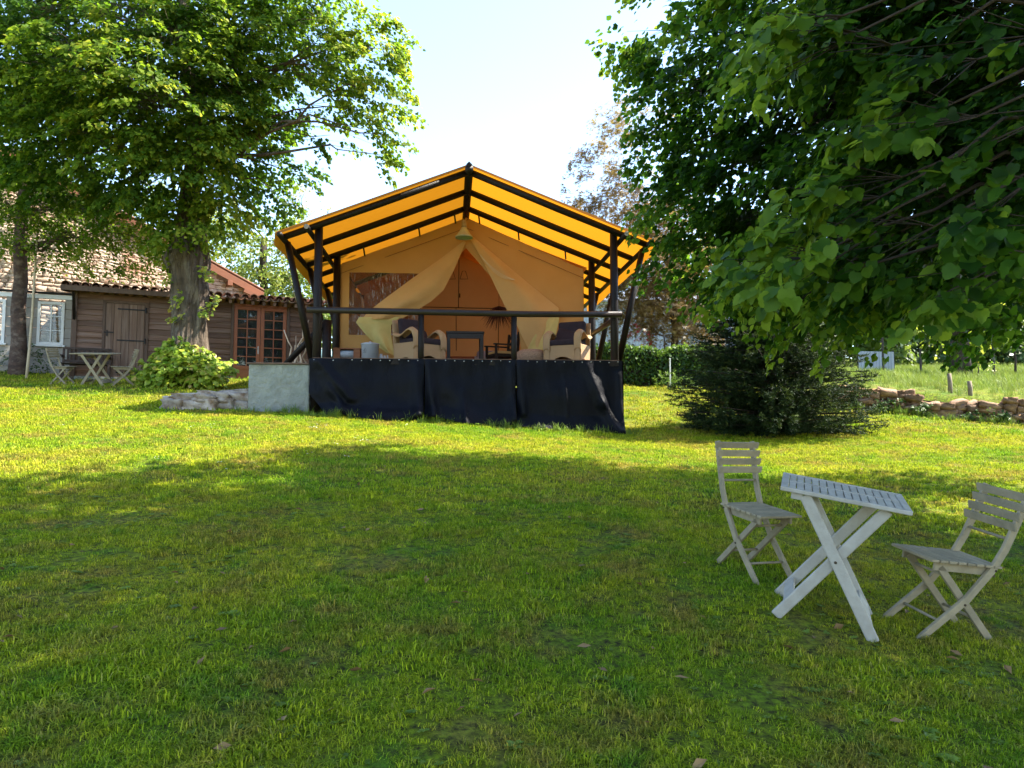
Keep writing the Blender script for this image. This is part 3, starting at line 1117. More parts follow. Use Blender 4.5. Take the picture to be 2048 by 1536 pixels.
def rock(seed, d, n=2, rnd=.45):
    import bmesh
    bm = bmesh.new()
    bmesh.ops.create_cube(bm, size=1)
    bmesh.ops.subdivide_edges(bm, edges=bm.edges[:], cuts=n, use_grid_fill=True)
    rs = np.random.default_rng(seed)
    ph = rs.uniform(0, 6, 9)
    for v in bm.verts:
        q = v.co.copy()
        L = q.length
        s_ = q.normalized() * .62
        q = q.lerp(s_, rnd)
        k = 1 + .13 * math.sin(q.x * 7 + ph[0]) * math.sin(q.y * 6 + ph[1]) + .12 * math.sin(q.z * 8 + ph[2] + q.x * 4) + .05 * rs.normal()
        v.co = Vector((q.x * d[0] * k, q.y * d[1] * k, q.z * d[2] * (1 + .8 * (k - 1))))
    me = bpy.data.meshes.new('stone')
    bm.to_mesh(me)
    bm.free()
    me.polygons.foreach_set('use_smooth', [True] * len(me.polygons))
    return me


stp = thing('stone_step', 'low weathered edging of rounded stones leading to the rendered block', 'step', on_ground(415, 818), YAW)
o0 = stp.location
rows = [(332, 372, 800, .22, 0), (368, 402, 803, .20, 0), (398, 436, 801, .2, 0), (432, 470, 802, .2, 0), (466, 505, 803, .22, 0), (470, 503, 812, .14, -.06),
        (345, 392, 793, .11, .05), (388, 432, 790, .13, .04), (428, 462, 789, .15, .05), (455, 503, 786, .16, .05),
        (352, 400, 788, .10, .38), (398, 450, 785, .10, .42), (446, 505, 780, .12, .45), (335, 360, 794, .12, .25)]
for k, (px0, px1, top, h, back) in enumerate(rows):
    gp = on_ground((px0 + px1) / 2, 820)
    yy = gp.y + .16 + back
    c0, c1 = at(px0, top, yy), at(px1, top, yy)
    me = rock(k + 3, ((c1.x - c0.x) * 1.02, .40, h * 1.15), 4, .22)
    e = link('stone', me, 'step_stone', stp)
    e.location = Matrix.Rotation(-YAW, 3, 'Z') @ (Vector(((c0.x + c1.x) / 2, yy, c0.z - h * .5)) - o0)
    e.rotation_euler = (R(random.uniform(-5, 5)), R(random.uniform(-6, 6)), R(random.uniform(-10, 10)))

# ---------------------------------------------------------------- folding garden furniture
def folding_chair(label, loc, face, normal, mat, group):
    """facing +x in its own frame; slatted back, seat of narrow slats, crossed legs"""
    t = thing('folding_chair', label, 'chair', loc, face, group, normal)
    hw = .155
    for s in (-1, 1):
        y = s * hw
        prof = [(-.335, .90), (-.285, .74), (-.225, .56), (-.165, .44), (-.02, .245), (.245, .0)]
        mb = MB()
        n = len(prof)
        for i, (x, z) in enumerate(prof):
            a = prof[max(0, i - 1)]
            b_ = prof[min(n - 1, i + 1)]
            tx, tz = b_[0] - a[0], b_[1] - a[1]
            L = math.hypot(tx, tz)
            nx, nz_ = -tz / L * .022, tx / L * .022
            if i == n - 1:
                nx, nz_ = .022 * 1.3, 0
            for dy in (-.011, .011):
                mb.v += [(x + nx, y + dy, z + nz_), (x - nx, y + dy, z - nz_)]
        for i in range(n - 1):
            o = i * 4
            mb.f += [(o, o + 1, o + 5, o + 4), (o + 2, o + 6, o + 7, o + 3), (o, o + 4, o + 6, o + 2), (o + 1, o + 3, o + 7, o + 5)]
        mb.f += [(0, 2, 3, 1), (4 * n - 4, 4 * n - 3, 4 * n - 1, 4 * n - 2)]
        mb.build('back_leg', mat, t, bevel=.003)
        yi = s * (hw - .028)
        MB().bar((.165, yi, .425), (-.235, yi, .0), .042, .022, (0, 1, 0)).build('front_leg', mat, t, bevel=.003)
        MB().bar((-.19, s * (hw - .004) - s * .022, .415), (.20, s * (hw - .004) - s * .022, .425), .018, .05, (0, 0, 1)).build('seat_rail', mat, t, bevel=.003)
        for x, z in ((-.005, .215), (-.175, .43)):
            MB().lathe([(0.001, 0), (.007, .0), (.007, .004), (.001, .005)], 8).build('screw', 'screw', t, loc=(x, y + s * .011, z)).rotation_euler = (R(-90 * s), 0, 0)
    for i in range(4):
        u = i / 3
        x, z = -.348 + .062 * (u), .875 - .175 * u * 1.0
        MB().bar((x + .046, -.192, z), (x + .046, .192, z), .015, .049, (.26, 0, .96)).build('back_slat', mat, t, bevel=.003)
    for i in range(8):
        x = -.185 + i * .059
        MB().box((x, 0, .452 + .004 * (i % 2) * 0 + .012 * (i / 7)), (.050, .345, .016)).build('seat_slat', mat, t, bevel=.003)
    t.scale = (.93, .93, .93)
    for x, z, w_ in ((-.245, .62, hw), (.115, .37, hw - .03), (.13, .105, hw), (-.115, .125, hw - .03)):
        MB().tube([(x, -w_, z), (x, w_, z)], .009, 8).build('rod', mat, t, True)
    return t


def folding_table(label, loc, rotz, normal, mat, w_=.70, d_=.50, h=.72, slats=14, group=None):
    """long side along x; slats run across; crossed legs seen from the front"""
    t = thing('folding_table', label, 'table', loc, rotz, group, normal)
    rim = .05
    for s in (-1, 1):
        MB().box((0, s * (d_ / 2 - rim / 2 * .5), h - .012), (w_, rim * .5, .024)).build('top_rim', mat, t, bevel=.005)
        MB().box((s * (w_ / 2 - .020), 0, h - .0125), (.04, d_ - rim - .001, .023)).build('top_rim', mat, t, bevel=.005)
    MB().box((0, 0, h - .011), (w_ - .082, .022, .020)).build('top_rim', mat, t, bevel=.004)
    pitch = (w_ - .08) / slats
    sl = MB().box((0, 0, 0), (pitch - .006, d_ / 2 - .041, .020)).mesh('table_slat')
    for i in range(slats):
        for s in (-1, 1):
            link('table_slat', sl, mat, t, loc=(-w_ / 2 + .04 + pitch * (i + .5), s * (d_ / 4 - .0075), h - .013), bevel=.002)
    for s, yo in ((-1, 0), (1, 0)):
        y = s * (d_ / 2 - .035)
        MB().bar((-.20, y, h - .03), (.265, y, -.01), .062, .022, (0, 1, 0)).build('leg', mat, t, bevel=.008)
        MB().bar((.22, y + s * -.026, h - .03), (-.245, y + s * -.026, -.01), .062, .022, (0, 1, 0)).build('leg', mat, t, bevel=.008)
        MB().lathe([(0.001, 0), (.008, .0), (.008, .004), (.001, .005)], 8).build('bolt', 'screw', t, loc=(.010, y + s * .011, h * .51)).rotation_euler = (R(-90 * s), 0, 0)
        MB().box((-.24, y * .98, h - .045), (.06, .03, .035)).build('hinge_block', mat, t, bevel=.004)
    MB().bar((.215, -d_ / 2 + .06, .095), (.215, d_ / 2 - .06, .095), .10, .018, (.77, 0, .64)).build('stretcher', mat, t, bevel=.004)
    MB().bar((-.19, -d_ / 2 + .08, .10), (-.19, d_ / 2 - .08, .10), .07, .018, (-.77, 0, .64)).build('stretcher', mat, t, bevel=.004)
    MB().bar((-.17, -d_ / 2 + .06, h - .10), (-.17, d_ / 2 - .06, h - .10), .05, .018, (.77, 0, .64)).build('stretcher', mat, t, bevel=.004)
    return t


def gpos(px, py, Y):
    q = at(px, py, Y)
    return Vector((q.x, q.y, g(q.x, q.y)))


L1 = gpos(1505, 1141, 5.1)
folding_chair('weathered folding chair with its back towards the dark conifer', L1, R(-70), gnormal(L1.x, L1.y), 'weathered_teak', 'chairs at the lawn table')
L2 = gpos(1876, 1258, 4.45)
ch2 = folding_chair('weathered folding chair turned side on, facing the pale slatted table', L2, R(190), gnormal(L2.x, L2.y), 'weathered_teak', 'chairs at the lawn table')
ch2.scale = (.98, .98, .96)
L3 = gpos(1642, 1227, 4.4)
folding_table('pale grey slatted folding table on crossed legs in tree shade', L3, R(-21), gnormal(L3.x, L3.y), 'pale_paint', .66, .50, .74)

# set in front of the shed
L4 = gpos(125, 768, 17.2)
folding_chair('distant folding chair facing away from the bench, near the pale window', L4, R(-8), gnormal(L4.x, L4.y), 'weathered_teak', 'chairs in front of the shed')
L5 = gpos(245, 766, 17.2)
folding_chair('distant folding chair in front of the plank door', L5, R(215), gnormal(L5.x, L5.y), 'weathered_teak', 'chairs in front of the shed')
L6 = gpos(193, 768, 17.1)
folding_table('weathered folding table between two chairs by the shed', L6, R(3), gnormal(L6.x, L6.y), 'weathered_teak', .90, .55, .74, 9)

# ---------------------------------------------------------------- wooden shed
SH0 = Vector((-11.30, 19.0, g(-11.3, 19.0)))
SHR = math.atan2(21.5 - 19.0, -5.76 + 11.30)
SX = Vector((math.cos(SHR), math.sin(SHR), 0))
SY = Vector((-math.sin(SHR), math.cos(SHR), 0))
SH0.z = 1.36 + EYE


def SL_(px, py, ly=0.0):
    q = on_plane(px, py, SH0 + SY * ly, SY) - SH0
    return q.dot(SX), q.z


shed = thing('garden_shed', 'dark weatherboarded shed with curved tile roof and glazed french doors', 'shed', SH0, SHR)
LEN = SL_(640, 700)[0]
HEAD = 2.36
dx0, dx1 = SL_(208, 700)[0], SL_(290, 700)[0]
fx0, fx1 = SL_(466, 700)[0], SL_(572, 700)[0]
dz1 = SL_(250, 608)[1]
fz1 = SL_(520, 615)[1]
MB().box((LEN / 2, .10, HEAD / 2), (LEN, .08, HEAD)).build('wall', 'frame_wood', shed)
MB().box((.02, 1.6, HEAD / 2), (.08, 2.9, HEAD)).build('wall', 'frame_wood', shed)
MB().box((LEN - .02, 1.6, HEAD / 2), (.08, 2.9, HEAD)).build('wall', 'frame_wood', shed)
MB().box((LEN / 2, 3.1, HEAD / 2 + .3), (LEN, .08, HEAD + .6)).build('wall', 'frame_wood', shed)
MB().box((LEN / 2, .02, .0), (LEN + .06, .20, .30)).build('plinth', 'render_wall', shed, bevel=.02)
boards = {}
rowh = .145
for a, b_, zt in ((.10, dx0 - .05, HEAD), (dx1 + .06, fx0 - .07, HEAD), (fx1 + .08, LEN, HEAD), (dx0 - .05, dx1 + .06, None), ):
    z = .15 if zt else dz1 + .06
    while z < HEAD - .06:
        L = b_ - a
        h = min(rowh + .022, HEAD - z)
        mb = MB()
        mb.add([(0, -.038, 0), (L, -.038, 0), (L, -.004, h), (0, -.004, h), (0, -.010, 0), (L, -.010, 0), (L, .02, h), (0, .02, h)],
               [(0, 1, 2, 3), (4, 7, 6, 5), (0, 4, 5, 1), (3, 2, 6, 7), (0, 3, 7, 4), (1, 5, 6, 2)])
        o = mb.build('cladding_board', 'cladding', shed, loc=(a, random.uniform(-.004, .004), z))
        o.rotation_euler = (0, R(random.uniform(-.12, .12)), 0)
        z += rowh
MB().box((.04, -.02, HEAD / 2), (.12, .12, HEAD)).build('corner_post', 'frame_wood', shed, bevel=.006)
# plank door
door = MB().box(((dx0 + dx1) / 2, -.035, dz1 / 2 + .06), (dx1 - dx0 + .02, .03, dz1 - .10)).build('door', 'frame_wood', shed)
n = 5
bw = (dx1 - dx0 - .06) / n
for i in range(n):
    MB().box((dx0 + .03 + bw * (i + .5), -.060, dz1 / 2 + .05), (bw - .010, .024, dz1 - .14)).build('door_board', 'door_board', door, bevel=.004)
for s_, x in ((-1, dx0 - .025), (1, dx1 + .03)):
    MB().box((x, -.045, dz1 / 2 + .03), (.06, .05, dz1)).build('door_jamb', 'frame_wood', shed, bevel=.004)
MB().box(((dx0 + dx1) / 2, -.045, dz1 + .03), (dx1 - dx0 + .12, .05, .06)).build('door_head', 'frame_wood', shed, bevel=.004)
for py in (620, 682, 746):
    z = SL_(260, py)[1]
    MB().box((dx1 - .34, -.080, z), (.66, .012, .036)).build('strap_hinge', 'iron', door)
    MB().tube([(dx1 - .005, -.085, z - .07), (dx1 - .005, -.085, z + .07)], .022, 8).build('hinge_pin', 'iron', door)
z = SL_(215, 665)[1]
MB().box((dx0 + .10, -.082, z), (.22, .016, .035)).box((dx0 + .06, -.09, z - .02), (.03, .03, .16)).build('latch', 'iron', door, bevel=.003)
# french doors
fd = MB().box(((fx0 + fx1) / 2, .02, fz1 / 2 + .03), (fx1 - fx0, .01, fz1 - .02)).build('painted_dark_room', 'dark_furniture', shed)  # near-black sheet behind the glass, paints the unlit room
for x in (fx0 - .035, fx1 + .04):
    MB().box((x, -.045, (fz1 + .08) / 2), (.07, .07, fz1 + .08)).build('door_jamb', 'frame_wood', shed, bevel=.005)
MB().box(((fx0 + fx1) / 2, -.03, fz1 + .03), (fx1 - fx0 - .004, .05, .06)).build('door_head', 'french_wood', shed)
MB().box(((fx0 + fx1) / 2, -.06, .03), (fx1 - fx0, .12, .06)).build('door_sill', 'french_wood', shed, bevel=.005)
mid = SL_(520, 690)[0]
for k, (a, b_) in enumerate(((fx0, mid), (mid, fx1))):
    a += .006
    b_ -= .006
    st = .095
    z0, z1 = .065, fz1 - .005
    pan = .52
    lf = MB()
    lf.box((a + st / 2, -.03, (z0 + z1) / 2), (st, .045, z1 - z0))
    lf.box((b_ - st / 2, -.03, (z0 + z1) / 2), (st, .045, z1 - z0))
    lf.box(((a + b_) / 2, -.031, z1 - st / 2), (b_ - a - 2 * st, .043, st))
    lf.box(((a + b_) / 2, -.031, z0 + .07), (b_ - a - 2 * st, .043, .14))
    lf.box(((a + b_) / 2, -.031, pan), (b_ - a - 2 * st, .043, .09))
    lf.box(((a + b_) / 2, -.020, (z0 + pan) / 2), (b_ - a - 2 * st, .02, pan - z0 - .05))
    lo = lf.build('door_leaf', 'french_wood', shed, bevel=.004)
    MB().box(((a + b_) / 2, -.036, (z0 + .14 + pan - .045) / 2), (b_ - a - 2 * st - .10, .016, pan - z0 - .30)).build('raised_panel', 'french_wood', lo, bevel=.006)
    gx0, gx1, gz0, gz1 = a + st, b_ - st, pan + .045, z1 - st
    MB().box(((gx0 + gx1) / 2, -.034, (gz0 + gz1) / 2), (.024, .034, gz1 - gz0)).build('glazing_bar', 'french_wood', lo)
    rows = 6
    for r_ in range(1, rows):
        z = gz0 + (gz1 - gz0) * r_ / rows
        MB().box(((gx0 + gx1) / 2, -.0345, z), (gx1 - gx0, .033, .024)).build('glazing_bar', 'french_wood', lo)
    pw, ph = (gx1 - gx0) / 2, (gz1 - gz0) / rows
    for r_ in range(rows):
        for c_ in range(2):
            e = MB().box((0, 0, 0), (pw - .03, .005, ph - .03)).build('pane', 'window_glass', lo, loc=(gx0 + pw * (c_ + .5), -.026, gz0 + ph * (r_ + .5)))
            e.rotation_euler = (R(random.uniform(-1.2, 1.2)), 0, R(random.uniform(-1.2, 1.2)))
    if k == 0:
        MB().box((b_ - st / 2, -.056, 1.02), (.035, .008, .22)).tube([(b_ - st / 2, -.06, 1.06), (b_ - st / 2, -.09, 1.06), (b_ - st / 2 - .12, -.095, 1.06)], .011, 6).build('door_handle', 'chrome', lo, bevel=.002)
# roof
roof = MB().bar((LEN / 2, -.42, HEAD + .02), (LEN / 2, 3.6, HEAD + .02 + 4.0 * .15), LEN + .5, .03).build('roof', 'frame_wood', shed)
pitch = .225
nt_ = int((LEN + .5) / pitch)
xm = SL_(345, 600)[0]


def tile_mesh():
    mb = MB()
    nseg, L = 8, .46
    for yv, k in ((0, 1.0), (L, .82)):
        for i in range(nseg + 1):
            a = math.pi * i / nseg
            for rr in (.104, .088):
                mb.v.append((math.cos(a) * rr * k, yv, math.sin(a) * rr * k * 1.0))
    m_ = (nseg + 1) * 2
    for i in range(nseg):
        o, q = 2 * i, 2 * i + m_
        mb.f += [(o, o + 2, q + 2, q), (o + 1, q + 1, q + 3, o + 3), (o, o + 1, o + 3, o + 2), (q, q + 2, q + 3, q + 1)]
    mb.f += [(0, m_, m_ + 1, 1), (m_ - 2, m_ - 1, 2 * m_ - 1, 2 * m_ - 2)]
    return mb.mesh('roof_tile')


tm = tile_mesh()
tilt = math.atan(.15)
for r_ in range(4):
    for i in range(nt_):
        x = -.25 + pitch * (i + .5)
        y = -.48 + r_ * .40
        z = HEAD + .065 + (y + .42) * .15
        e = link('roof_tile', tm, 'roof_tile', roof, loc=(x + random.uniform(-.008, .008), y + random.uniform(-.02, .02), z + random.uniform(-.006, .006)))
        e.rotation_euler = (tilt, R(random.uniform(-4, 4)), R(random.uniform(-2.5, 2.5)))
        if r_ == 0:
            e = link('channel_tile', tm, 'roof_tile', roof, loc=(x + pitch / 2, y + .03, z + .035))
            e.rotation_euler = (tilt, R(180), 0)
for i in range(int((LEN - xm) / .29) + 1):
    x = xm + .29 * i
    MB().bar((x, -.40, HEAD - .075), (x, .10, HEAD + .06), .075, .10).build('rafter_tail', 'cladding', shed, bevel=.004)
MB().bar((-.24, -.46, HEAD - .01), (xm - .02, -.46, HEAD - .01), .022, .13).build('fascia', 'frame_wood', shed, bevel=.003)
MB().bar((-.22, -.44, HEAD - .04), (-.22, 3.2, HEAD + .50), .02, .12).build('fascia', 'frame_wood', shed, bevel=.003)
MB().bar((.04, -.05, HEAD - .75), (.04, -.40, HEAD - .10), .06, .08).build('eave_bracket', 'dark_pole', shed, bevel=.004)

# dark bench against the shed wall
bp = SH0 + SX * ((SL_(135, 720)[0] + SL_(207, 720)[0]) / 2 + .05) - SY * .42
bench = thing('garden_bench', 'dark slatted wooden bench against the shed wall', 'bench', (bp.x, bp.y, g(bp.x, bp.y)), SHR)
for s in (-1, 1):
    MB().box((s * .52, -.20, .21), (.05, .05, .42)).build('leg', 'bench_wood', bench, bevel=.004)
    MB().bar((s * .52, .18, 0), (s * .52, .25, .86), .05, .05).build('back_post', 'bench_wood', bench, bevel=.004)
    MB().box((s * .52, 0, .62), (.055, .48, .04)).build('armrest', 'bench_wood', bench, bevel=.004)
for i in range(5):
    MB().box((0, -.19 + i * .09, .43), (1.06, .075, .022)).build('seat_slat', 'bench_wood', bench, bevel=.003)
for z in (.52, .84):
    MB().box((0, .225, z), (1.0, .03, .06)).build('back_rail', 'bench_wood', bench, bevel=.004)
for i in range(8):
    MB().box((-.42 + i * .12, .225, .68), (.06, .02, .26)).build('back_slat', 'bench_wood', bench, bevel=.003)

# ---------------------------------------------------------------- stone house behind the shed
HR = SHR + R(9)
H0 = on_plane(488, 640, SH0 + SY * 4.2, SY)
HX = Vector((math.cos(HR), math.sin(HR), 0))
HY = Vector((-math.sin(HR), math.cos(HR), 0))
H0.z = g(H0.x, H0.y) - .2


def HL(px, py):
    q = on_plane(px, py, H0, HY) - H0
    return q.dot(HX), q.z


house = thing('stone_house', 'old stone house with sunlit gable wall and terracotta roof', 'house', H0, HR)
ez = HL(488, 578)[1]
WID = 14.0
SLP = .46
apx = -WID / 2
az = ez + SLP * WID / 2
prof = [(0, 0), (0, ez), (apx, az), (-WID, ez), (-WID, 0)]
mb = MB()
mb.add([(x, y, z) for y in (0, 7.0) for x, z in prof], [(0, 1, 2, 3, 4), (9, 8, 7, 6, 5)] + [(i, i + 5, (i + 1) % 5 + 5, (i + 1) % 5) for i in range(5)])
hw = mb.build('wall', 'mortar', house)
# visible rubble stones of the gable, one by one
sm = [rock(50 + i, (1, 1, 1), 2) for i in range(8)]
cand = []
z = .1
vis0, vis1 = HL(-40, 600)[0], 0
zlo = HL(200, 600)[1] - .9
zz_ = zlo - .4
while zz_ < ez + 2.8:
    h = random.uniform(.075, .15)
    x = vis0 + random.uniform(-.2, 0)
    while x < -.05:
        wd = random.uniform(.13, .36)
        if zz_ + h < ez + SLP * min(-x, WID + x) - .1 and x + wd < -.02:
            cand.append((x + wd / 2, zz_ + h / 2, wd, h))
        x += wd + .012
    zz_ += h + .010


def nearness(c_):
    return abs(c_[1] - (zlo + .9))


cand.sort(key=nearness)
for k, (x, z, wd, h) in enumerate(cand[:290]):
    h *= random.uniform(.85, 1.1)
    e = link('stone', sm[k % 8], 'gable_stone', hw, loc=(x, -.005, z))
    e.scale = (wd * .98, .085, h * .98)
    e.rotation_euler = (0, R(random.uniform(-8, 8)), 0)
mb = MB()
for k, (x, z, wd, h) in enumerate(cand[290:1900]):
    me = sm[k % 8]
    o = len(mb.v)
    mb.v += [(x + v.co.x * wd * .98, v.co.y * .085 - .005, z + v.co.z * h * .98) for v in me.vertices]
    mb.f += [tuple(o + i for i in f.vertices) for f in me.polygons]
rs = mb.build('rubble_stone', 'gable_stone', hw)
rs['kind'] = 'stuff'
for s, x0 in ((1, 0), (-1, -WID)):
    x1 = x0 + s * .55
    rf = MB().bar((x1, 3.55, ez - SLP * .55 + .16), (apx, 3.55, az + .16), 7.4, .10, (0, 0, 1))
    rf.build('roof', 'roof_tile', house)
    MB().bar((x1, -.20, ez - SLP * .55 + .06), (apx, -.20, az + .06), .04, .22, (0, 0, 1)).build('bargeboard', 'barge_wood', house, bevel=.005)
    MB().bar((x1 + s * .04, -.14, ez - SLP * .55 + .24), (apx, -.14, az + .25), .16, .07, (0, 0, 1)).build('verge_tile', 'roof_tile', house, bevel=.03)
    for yy in (0.6, 2.0, 4.0):
        MB().bar((x0 - s * .1, yy - .9, ez - .10), (x0 + s * .5, yy - .9, ez - .32), .12, .12).build('rafter_tail', 'barge_wood', house)
    MB().box((x0 + s * .02 - s * .55, -.12, ez + .10), (.16, .3, .16)).build('purlin_end', 'barge_wood', house, bevel=.01)

# pale boarded lean-to with white windows, left of the shed
V0 = on_plane(0, 700, SH0 + SY * 2.0, SY)
VR = SHR - R(3)
VX = Vector((math.cos(VR), math.sin(VR), 0))
VY = Vector((-math.sin(VR), math.cos(VR), 0))
V0.z = g(V0.x, V0.y) - .1


def VL(px, py):
    q = on_plane(px, py, V0, VY) - V0
    return q.dot(VX), q.z


ver = thing('veranda', 'low grey boarded veranda with white framed windows beside the shed', 'veranda', V0, VR)
x0, x1 = VL(-80, 700)[0], VL(150, 700)[0]
vt = VL(60, 596)[1]
wz0, wz1 = VL(100, 690)[1], VL(100, 604)[1]
wins = [(VL(-42, 650)[0], VL(11, 650)[0]), (VL(75, 650)[0], VL(129, 650)[0])]
segs = [(x0, wins[0][0]), (wins[0][1], wins[1][0]), (wins[1][1], x1)]
nb = 8
for a, b_ in segs:
    for i in range(nb):
        h = vt / nb
        MB().box(((a + b_) / 2, 0, h * (i + .5)), (b_ - a, .06, h - .012)).build('wall_board', 'grey_board', ver, bevel=.003)
for a, b_ in wins:
    h = vt / nb
    for i in range(nb):
        if h * (i + 1) <= wz0 + .02:
            MB().box(((a + b_) / 2, .002, h * (i + .5)), (b_ - a, .06, h - .012)).build('wall_board', 'grey_board', ver, bevel=.003)
    zc_ = math.floor((wz0 + .02) / h) * h
    if wz0 - zc_ > .03:
        MB().box(((a + b_) / 2, .001, (wz0 + zc_) / 2), (b_ - a, .058, wz0 - zc_ - .006)).build('wall_board', 'grey_board', ver)
    f = MB()
    fw = .075
    f.box((a + fw / 2, -.02, (wz0 + wz1) / 2), (fw, .09, wz1 - wz0)).box((b_ - fw / 2, -.02, (wz0 + wz1) / 2), (fw, .09, wz1 - wz0))
    f.box(((a + b_) / 2, -.021, wz1 - fw / 2), (b_ - a - 2 * fw, .088, fw)).box(((a + b_) / 2, -.021, wz0 + fw / 2), (b_ - a - 2 * fw, .088, fw))
    fo = f.build('window', 'white_paint', ver, bevel=.006)
    MB().box(((a + b_) / 2, -.02, (wz0 + wz1) / 2), (.035, .05, wz1 - wz0 - 2 * fw)).build('glazing_bar', 'white_paint', fo)
    for k in (1, 2):
        z = wz0 + (wz1 - wz0) * k / 3
        MB().box(((a + b_) / 2, -.0205, z), (b_ - a - 2 * fw, .045, .022)).build('glazing_bar', 'white_paint', fo)
    for c_ in (0, 1):
        MB().box((a + fw + (b_ - a - 2 * fw) * (.25 + .5 * c_), .01, (wz0 + wz1) / 2), ((b_ - a) / 2 - fw - .02, .005, wz1 - wz0 - 2 * fw)).build('pane', 'window_glass', fo)
    MB().box(((a + b_) / 2, -.06, wz0 - .03), (b_ - a + .10, .14, .05)).build('sill', 'white_paint', fo, bevel=.006)
MB().box(((x0 + x1) / 2, -.01, vt + .06), (x1 - x0, .10, .12)).build('head_beam', 'white_paint', ver, bevel=.005)
MB().box(((x0 + x1) / 2, -.06, vt + .16), (x1 - x0, .10, .06)).build('gutter', 'iron', ver, bevel=.02)

# bamboo pole leaning into the small tree
b0, b1 = gpos(54, 728, 18.6), at(82, 395, 19.6)
pole = MB().tube([Vector((0, 0, 0)).lerp(b1 - b0, k / 6) + Vector((.02 * math.sin(k), 0, 0)) for k in range(7)], [.035 - .002 * k for k in range(7)], 8).build('bamboo_pole', 'bamboo', None, True, loc=b0)
tag(pole, 'long pale pole leaning up into the slim left tree', 'pole')

# stack of branches and green bin by the stair
bb = tw(-3.75, 2.6, 0)
bb.z = g(bb.x, bb.y)
for k, (pa, pb, r_) in enumerate((((600, 722), (568, 660), .028), ((597, 715), (605, 650), .035), ((586, 725), (612, 640), .04), ((590, 720), (616, 655), .03), ((603, 720), (592, 672), .022), ((580, 722), (590, 690), .025), ((610, 720), (618, 640), .035), ((575, 726), (582, 697), .03))):
    yy = 17.6 + .06 * k
    A, B_ = at(pa[0], pa[1] + 26, yy), at(pb[0], pb[1], yy + .15)
    A.z = g(A.x, A.y)
    o = MB().tube([p_ - A for p_ in bend(A, B_, .02, 6, .09)], [r_ * (1 - .09 * i) for i in range(7)], 7).build('driftwood_branch', 'driftwood', None, True, loc=A)
    tag(o, ['pale crooked branch leaning out towards the french doors', 'thick upright bleached branch in the middle of the bundle', 'thickest bleached branch leaning right into the bundle', 'bleached branch leaning steeply right behind the thickest one', 'thinnest bleached branch of the bundle by the french doors', 'short thin bleached stick at the door side of the bundle', 'long bleached branch at the tent side of the bundle', 'shortest bleached stick at the foot of the shed wall'][k], 'branch', 'bleached branches propped by the shed')
gb_ = at(612, 722, 17.0)
gb_.z = g(gb_.x, gb_.y)
bn = thing('garden_bin', 'dark green plastic bin behind the stair rail', 'bin', gb_)
MB().lathe([(.001, 0), (.22, 0), (.26, .62), (.27, .64)], 20).build('body', 'green_plastic', bn, True)
MB().lathe([(.29, .64), (.29, .68), (.2, .72), (.001, .73)], 20).build('lid', 'green_plastic', bn, True)

# ---------------------------------------------------------------- on the deck
def rbox(d, r=.04, n=3):
    """rounded cushion block"""
    import bmesh
    bm = bmesh.new()
    bmesh.ops.create_cube(bm, size=1)
    for v in bm.verts:
        v.co = Vector((v.co.x * d[0], v.co.y * d[1], v.co.z * d[2]))
    bmesh.ops.bevel(bm, geom=bm.edges[:], offset=r, segments=n, affect='EDGES', profile=.6)
    me = bpy.data.meshes.new('cushion')
    bm.to_mesh(me)
    bm.free()
    me.polygons.foreach_set('use_smooth', [True] * len(me.polygons))
    return me


def wicker_chair(label, lx, ly, rot, cmat):
    """faces -y in its own frame"""
    t = thing('wicker_armchair', label, 'armchair', tw(lx, ly, 0), YAW + rot, 'wicker armchairs on the deck')
    for s in (-1, 1):
        x = s * .34
        low = [(-.36, .40), (-.37, .0), (-.30, .0)] + [(-.30 + .58 * k / 8, .10 * math.sin(math.pi * k / 8)) for k in range(1, 8)] + [(.28, .0), (.36, .0), (.38, .42)]
        MB().prism(low, .045).build('side_panel', 'wicker', t, loc=(x, 0, 0), bevel=.008)
        arm = [(-.365, .30), (-.375, .42), (-.365, .54), (-.31, .645), (-.22, .69), (-.12, .67), (.0, .615), (.12, .575), (.24, .585), (.36, .63)]
        mb = MB()
        for a_, b_ in arm:
            pass
        def fn(u, v, arm=arm, x=x):
            q = u * (len(arm) - 1)
            i = min(int(q), len(arm) - 2)
            k = q - i
            yy, zz = arm[i][0] * (1 - k) + arm[i + 1][0] * k, arm[i][1] * (1 - k) + arm[i + 1][1] * k
            wv = (v - .5)
            return (x + wv * .15, yy, zz - .05 * (2 * wv) ** 2)
        MB().grid(fn, 30, 6).build('armrest', 'wicker', t, True, solid=.028)
        MB().grid(lambda u, v, x=x: (x + (u - .5) * .15, -.372 - .012 * math.cos((u - .5) * math.pi), .0 + v * .34), 4, 4).build('front_column', 'wicker', t, True, solid=.02)
    ap = [(-.30, .0), (-.34, .40), (.34, .40), (.30, .0)] + [(.30 - .60 * k / 8, .13 * math.sin(math.pi * k / 8)) for k in range(1, 8)]
    MB().prism(ap, .04, 1).build('front_apron', 'wicker', t, loc=(0, -.35, 0), bevel=.006)
    MB().grid(lambda u, v: ((u - .5) * .72, .34 + .10 * v + .02 * math.cos((u - .5) * 3), .02 + .92 * v - .08 * abs(u - .5) ** 2 * v), 8, 10).build('back_panel', 'wicker', t, True, solid=.035)
    MB().box((0, .0, .33), (.62, .66, .04)).build('seat_base', 'wicker', t)
    link('seat_cushion', rbox((.62, .68, .13), .045), cmat, t, loc=(0, -.05, .43))
    c_ = link('back_cushion', rbox((.60, .14, .50), .05), cmat, t, loc=(0, .27, .70))
    c_.rotation_euler = (R(-10), 0, 0)
    p_ = link('loose_pillow', rbox((.42, .12, .36), .055), cmat, t, loc=(.10 if rot > 0 else -.08, .10, .60))
    p_.rotation_euler = (R(-32), R(14), R(12))
    return t


